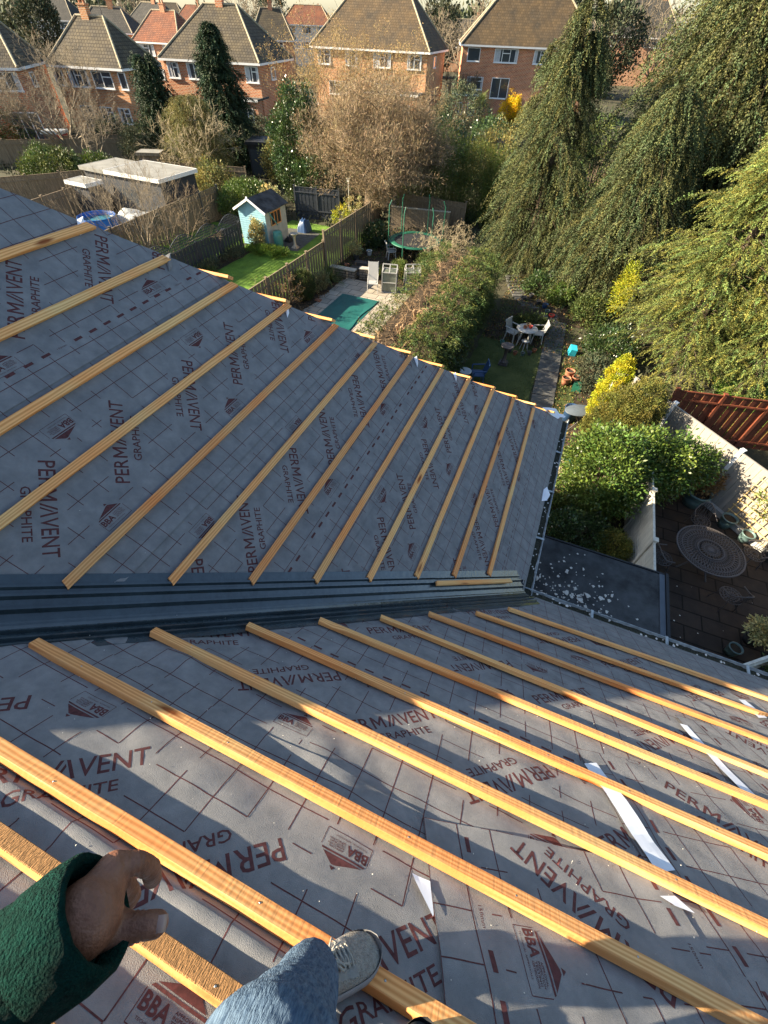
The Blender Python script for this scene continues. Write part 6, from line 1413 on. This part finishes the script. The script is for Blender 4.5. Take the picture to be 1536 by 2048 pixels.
M_['skin'] = mat('skin', (.125, .05, .028), .48, scale=34, col2=(.24, .11, .066), bump=.22, bscale=300, spec=.35)
M_['nailk'] = mat('finger_nail', (.30, .19, .15), .3, var=.08, spec=.5)
M_['fleece'] = mat('green_fleece', (.0015, .018, .014), .95, scale=130, col2=(.004, .042, .032), bump=.8, bscale=420, spec=.1)
M_['denim'] = mat('denim', (.03, .058, .105), .9, scale=110, col2=(.12, .18, .25), bump=.5, bscale=260, spec=.1, stretch=(1.6, .22, .5), det=8)
M_['shoe'] = mat('shoe_knit', (.27, .255, .23), .8, scale=90, col2=(.46, .44, .39), bump=.9, bscale=260)
M_['shoed'] = mat('shoe_overlay', (.24, .235, .22), .6, var=.15, scale=20, bump=.3)
M_['sole'] = mat('rubber_sole', (.24, .24, .245), .7, var=.15, scale=30)
M_['lace'] = mat('shoe_lace', (.40, .38, .33), .85, var=.15, scale=200, bump=.5)
M_['black'] = mat('dark_leather', (.03, .032, .035), .6, var=.2, scale=30)
M_['hair'] = mat('dark_hair', (.03, .02, .015), .7, var=.3, scale=60, bump=1)
person = thing('person', 'person in a green fleece and blue jeans, left hand reaching out over the battens', 'person', (-.6, -3.3, 2.55))
PO = Vector(person.location)
def D(x, y, t): return dep(x, y, t)-PO
def W(x, y, z): return Vector((x, y, z))-PO
elb = D(-700, 2500, .27); shl = W(-.86, -3.30, 4.08); wr = D(168, 1838, .350)
head = W(-.60, -3.16, 4.36); neck = W(-.60, -3.27, 4.18)
hipL, hipR = W(-.76, -3.58, 3.42), W(-.50, -3.58, 3.42); kneeL = D(520, 2200, .55); 
uL0 = uvB(578, 2035); uL1 = uvB(742, 1924)
def PBw(uv, h): return PB(uv[0], uv[1], h)-PO
ankL = PBw(uL0, .15)+Vector((.02, .01, .0)); uR0 = uvB(800, 2222); uR1 = uvB(845, 2090); ankR = PBw(uR0, .15); kneeR = W(-.33, -3.36, 3.12)
shr = W(-.36, -3.30, 4.08); elR = W(-.20, -3.30, 3.86); wrR = W(-.42, -3.02, 4.16)
J = lambda x, y, t, r: (D(x, y, t), r)
iM, iP, iD, iT = J(226, 1738, .380, .0145), J(272, 1724, .390, .0102), J(301, 1737, .406, .0094), J(306, 1757, .420, .0084)
mM, mP, mD, mT = J(226, 1760, .398, .0142), J(252, 1776, .422, .0108), J(262, 1794, .432, .0098), J(252, 1808, .430, .0090)
rM, rP, rD, rT = J(216, 1785, .412, .0140), J(246, 1800, .436, .0108), J(238, 1828, .440, .0105), J(226, 1832, .430, .009)
pM, pP, pD, pT = J(208, 1808, .418, .0130), J(226, 1828, .438, .0102), J(218, 1846, .438, .009), J(208, 1846, .430, .008)
tC, tM, tI, tT = J(194, 1862, .372, .0195), J(232, 1862, .370, .0160), J(276, 1853, .374, .0118), J(312, 1848, .378, .0108)
wj = (wr, .029); CAMV = Vector(CAM)-PO
hand = [(wj, iM), (wj, mM), (wj, rM), (wj, pM), (iM, mM), (mM, rM), (rM, pM), (iM, iP), (iP, iD), (iD, iT), (mM, mP), (mP, mD), (mD, mT), (rM, rP), (rP, rD), (rD, rT), (pM, pP), (pP, pD), (pD, pT),
        ((wr, .016), (iM[0]+(CAMV-iM[0]).normalized()*.006, .0105)), ((wr, .014), (mM[0]+(CAMV-mM[0]).normalized()*.006, .0105)), ((wr, .013), (rM[0]+(CAMV-rM[0]).normalized()*.005, .010)), (wj, tC), (tC, tM), (tM, tI), (tI, tT), (tC, (iM[0]*.6+tC[0]*.4, .015)), ((wr+Vector((0, 0, -.006)), .028), (rM[0]*.5+wr*.5, .018))]
rh = [((wrR, .028), (wrR+Vector((-.05, .02, .05)), .026))]
for k in range(4): rh.append(((wrR+Vector((-.05, .02, .05)), .012), (wrR+Vector((-.07, .03, .03+.02*k)), .010))); rh.append(((wrR+Vector((-.07, .03, .03+.02*k)), .010), (wrR+Vector((-.10, .01, .03+.021*k)), .009)))
rh.append(((wrR+Vector((-.03, .01, .04)), .014), (wrR+Vector((-.05, -.03, .07)), .011)))
body = hand+[(wj, (elb, .042)), ((elb, .042), (shl, .052)), ((shl, .06), (shr, .06)), ((W(-.6, -3.3, 3.95), .13), (W(-.6, -3.5, 3.55), .12)), ((hipL, .09), (hipR, .09)),
        ((hipL, .085), (kneeL, .06)), ((kneeL, .055), (ankL, .038)), ((hipR, .085), (kneeR, .058)), ((kneeR, .055), (ankR, .038)), ((neck, .055), (head, .055)), ((head+Vector((0, -.02, .02)), .088), (head+Vector((0, -.005, .03)), .085)),
        ((head+Vector((0, .03, -.055)), .05), (head+Vector((0, .01, 0)), .075)), ((head+Vector((0, .075, .02)), .012), (head+Vector((0, .088, -.015)), .014)), ((head+Vector((-.08, -.02, 0)), .016), (head+Vector((-.085, -.02, .03)), .018)), ((head+Vector((.08, -.02, 0)), .016), (head+Vector((.085, -.02, .03)), .018)),
        ((head+Vector((-.018, .066, -.05)), .009), (head+Vector((.018, .066, -.05)), .009)), ((shr, .052), (elR, .042)), ((elR, .04), (wrR, .028))]+rh
CREASE = []
for j0, j1, rr in ((iM, iP, .016), (iP, iD, .015), (tM, tI, .018), (mM, mP, .015), (mP, mD, .014)):
    c_ = j1[0]; d_ = (j1[0]-j0[0]).normalized()
    for k in (-.0045, 0, .0045): CREASE.append((c_+d_*k, d_, rr))
def skin_d(x, y, z):
    a = .0006*noise.noise((x*70, y*70, z*70))
    if x > hw[0]+.12 or x < hw[0]-.2: return a
    p = Vector((x, y, z))
    for c_, d_, rr in CREASE:
        q = p-c_
        if q.length < rr*1.25: t = q.dot(d_); a -= .0011*math.exp(-(t/.0011)**2)
    return a
hw = iM[0]
fuse('body', body, 'skin', person, vox=.0023, smooth=1, disp=skin_d)
# nails
def nail_on(T, P, toward, s):
    d = (T[0]-P[0]).normalized(); cam = (Vector(CAM)-PO-T[0]).normalized() if toward is None else toward; n = (cam-d*cam.dot(d)).normalized(); sd = d.cross(n); b = MB(); V = []
    for j in range(5):
        for i in range(5):
            a, c = (i-2)/2, (j-2)/2; w_ = s*.62*(1-.12*(c > .4)); r = T[1]*.985
            ang = a*.60; V.append(T[0]+d*(c*s*.52+.0045)+sd*math.sin(ang)*r*1.0+n*(math.cos(ang)*r-.0004-.0016*(abs(c) > .9)-.002*max(0, c)))
    b.poly(V, [(j*5+i, j*5+i+1, (j+1)*5+i+1, (j+1)*5+i) for j in range(4) for i in range(4)], sm=True); b.build('finger_nail', M_['nailk'], person)
sunv = (Vector(CAM)-PO-tT[0]).normalized()+AR_v*0 if 0 else None
nail_on((tT[0], tT[1]), tI, ((Vector(CAM)-PO-tT[0]).normalized()+Vector(AR)*.45), .0100)
for s in (-1, 1): b = MB(); b.lathe([(0, .012), (.009, .008), (.012, 0), (.009, -.008), (0, -.012)], n=14); e = b.build('eye', M_['wplast'], person); e.location = head+Vector((s*.03, .068, .012))
fuse('hair', [((head+Vector((0, -.03, .05)), .088), (head+Vector((0, -.01, .055)), .086)), ((head+Vector((0, -.05, 0)), .078), (head+Vector((0, -.04, .03)), .085))], 'hair', person, .006, 1, lambda x, y, z: .003*noise.noise((x*60, y*60, z*60)))
# fleece: sleeves and trunk
ax = (elb-wr).normalized()
def wr_f(x, y, z): s_ = (x*ax.x+y*ax.y+z*ax.z); return .007*noise.noise((x*9+s_*22, y*9, z*9+s_*8))+.003*noise.noise((x*30, y*30+s_*30, z*30))+.0008*noise.noise((x*260, y*260, z*260))
cuff = wr+(wr-elb).normalized()*.012; ax = (elb-wr).normalized()
fuse('fleece', [((cuff+ax*.052, .046), (cuff+ax*.085, .049)), ((cuff+ax*.085, .049), (elb, .066)), ((elb, .066), (shl, .078)), ((shl, .08), (shr, .08)), ((W(-.6, -3.3, 3.98), .155), (W(-.6, -3.52, 3.55), .15)), ((shr, .078), (elR, .064)), ((elR, .064), (wrR+Vector((.02, -.02, -.03)), .05)), ((neck+Vector((0, -.01, -.05)), .075), (neck+Vector((0, 0, .0)), .07))], 'fleece', person, .0042, 1, wr_f)
cb_ = MB()
cuff_r = [(.040, .050), (.0465, .036), (.0475, .012), (.046, -.002), (.043, -.007), (.038, -.005), (.034, .012)]
a_ = -ax; ref = Vector((0, 0, 1)); s1 = a_.cross(ref).normalized(); s2 = s1.cross(a_); n = 40; V = []
for r, t in cuff_r:
    for k in range(n): w_ = 2*math.pi*k/n; rr = r*(1+.03*nz(k*.5, t*30, 3)+.012*math.sin(k*2.0)); V.append(cuff+ax*(t+.006)+s1*math.cos(w_)*rr*1.02+s2*math.sin(w_)*rr)
cb_.poly(V, [(i*n+k, i*n+(k+1) % n, (i+1)*n+(k+1) % n, (i+1)*n+k) for i in range(len(cuff_r)-1) for k in range(n)], sm=True); cb_.build('cuff', M_['fleece'], person)
# jeans
def wr_j(x, y, z):
    return .006*noise.noise((x*11, y*11, z*26))+.0022*noise.noise((x*30, y*30, z*55, ) )+.0004*noise.noise((x*150, y*150, z*150))
shinL = ankL-kneeL; hem = kneeL+shinL*.90
fuse('jeans', [((hipL, .12), (hipR, .12)), ((hipL, .118), (kneeL, .112)), ((kneeL, .112), (kneeL+shinL*.5, .082)), ((kneeL+shinL*.5, .082), (hem, .076)), ((hem, .075), (hem+shinL*.03, .076)),
               ((hipR, .115), (kneeR, .09)), ((kneeR, .09), (kneeR+(ankR-kneeR)*.9, .07))], 'denim', person, .0042, 1, wr_j)
# shoes
def shoe(name, heel, toe, mts, h0=.0, length=.30):
    X = (toe-heel).normalized(); Z = NB.copy(); Z = (Z-X*Z.dot(X)).normalized(); Y = Z.cross(X); t = bpy.data.objects.new(name, None); COL.objects.link(t); t.parent = person
    Mx = Matrix.Identity(4); org = toe-X*length
    for i in range(3): Mx[i][0] = X[i]; Mx[i][1] = Y[i]; Mx[i][2] = Z[i]; Mx[i][3] = org[i]
    t.matrix_local = Mx
    def wd(s): return .042+.016*math.sin(min(1, s/.72)*math.pi/2)**2-.0*s if s < .74 else .058*math.sqrt(max(0, 1-((s-.74)/.262)**2))**.9
    def prof_(s):
        if s < .08: return .06+.3*s
        if s < .42: return .084-.0*s+.012*math.sin((s-.08)/.34*math.pi)
        return .084-(.084-.034)*((s-.42)/.58)**.85-.012*max(0, (s-.9)/.1)**2
    V = []; ns, nr = 30, 18; F = []
    for i in range(ns+1):
        s = .005+.99*i/ns; w_ = wd(s); 
        if s < .06: w_ *= math.sqrt(max(.05, 1-((.06-s)/.062)**2))
        hh = prof_(s); off = .004*math.sin(s*math.pi)
        for k in range(nr+1):
            a = math.pi*k/nr; cx_, sx_ = math.cos(a), math.sin(a); V.append((s*length, off+w_*.97*(abs(cx_)**.75)*math.copysign(1, cx_)*(1-.32*sx_**3*(s < .6)), .024+(hh-.024)*(sx_**.8)))
    for i in range(ns):
        for k in range(nr): F.append((i*(nr+1)+k, (i+1)*(nr+1)+k, (i+1)*(nr+1)+k+1, i*(nr+1)+k+1))
    b = MB(); b.poly(V, [tuple(reversed(f)) for f in F], sm=True); b.poly(V[:nr+1], [tuple(range(nr+1))]); up_ = b.build('upper', M_[mts[0]], t)
    V = []; F = []; lv = [(-.006, .97), (.0, 1.02), (.012, 1.06), (.024, 1.05), (.029, 1.0)]
    for z, k_ in lv:
        for i in range(ns+1): s = i/ns; V.append((s*length*1.012-.003+(k_-1)*.03*(1 if s > .5 else -1), .004*math.sin(s*math.pi)+max(.010, wd(min(.996, s)))*k_, z+.014*max(0, (s-.75)/.25)**2))
        for i in range(ns, -1, -1): s = i/ns; V.append((s*length*1.012-.003+(k_-1)*.03*(1 if s > .5 else -1), .004*math.sin(s*math.pi)-max(.010, wd(min(.996, s)))*k_, z+.014*max(0, (s-.75)/.25)**2))
    m = 2*(ns+1)
    for r in range(len(lv)-1):
        for k in range(m): F.append((r*m+k, r*m+(k+1) % m, (r+1)*m+(k+1) % m, (r+1)*m+k))
    F.append(tuple(reversed(range(m)))); b = MB(); b.poly(V, F, sm=True); b.build('sole', M_[mts[1]], t)
    b = MB(); pts = [(length*s, 0, prof_(s)+.006) for s in (.30, .36, .42, .48, .54, .60)]
    for q0, q1 in zip(pts, pts[1:]): b.bar(q0, q1, .042, .008)
    b.build('tongue', M_[mts[2]], t)
    for k in range(6):
        s = .34+.05*k; z = prof_(s)+.009; y = .026; b = MB()
        b.tube([(length*s-.003, -y, z-.010), (length*(s+.01), -y*.4, z+.002), (length*(s+.025), y*.5, z+.002), (length*(s+.035), y, z-.010)], .0032, 6); b.tube([(length*s-.003, y, z-.010), (length*(s+.01), y*.4, z+.004), (length*(s+.025), -y*.5, z+.004), (length*(s+.035), -y, z-.010)], .0032, 6); b.build('lace', M_[mts[3]], t)
    for sg in (-1, 1):
        b = MB(); z = prof_(.36)+.012; b.tube([(length*.38, 0, z), (length*.40, sg*.02, z+.010), (length*.46, sg*.038, z+.002), (length*.50, sg*.03, z-.008), (length*.45, sg*.012, z), (length*.39, 0, z+.002)], .0030, 6); b.tube([(length*.38, 0, z), (length*.46, sg*.02, z-.001), (length*.55, sg*.026, z-.012)], .0028, 6); b.build('lace', M_[mts[3]], t)
    for sg in (-1, 1):
        b = MB(); V = []
        for i in range(9):
            s = .30+.36*i/8
            for a in (.62, .95, 1.22):
                w_ = wd(s); aa = a if sg > 0 else math.pi-a; cx_, sx_ = math.cos(aa), math.sin(aa); V.append((s*length, .004*math.sin(s*math.pi)+(w_*.97*(abs(cx_)**.75)*math.copysign(1, cx_)*(1-.32*sx_**3*(s < .6)))*1.03, .0255+(prof_(s)-.024)*(sx_**.8)))
        b.poly(V, [(i*3+k, (i+1)*3+k, (i+1)*3+k+1, i*3+k+1) for i in range(8) for k in range(2)], sm=True); b.build('eyestay', M_[mts[2]], t)
    return t
shoe('shoe', PBw(uL0, .055), PBw(uL1, .050), ('shoe', 'sole', 'shoed', 'lace'))
shoe('shoe', PBw(uR0, .055), PBw(uR1, .045), ('black', 'black', 'black', 'black'))
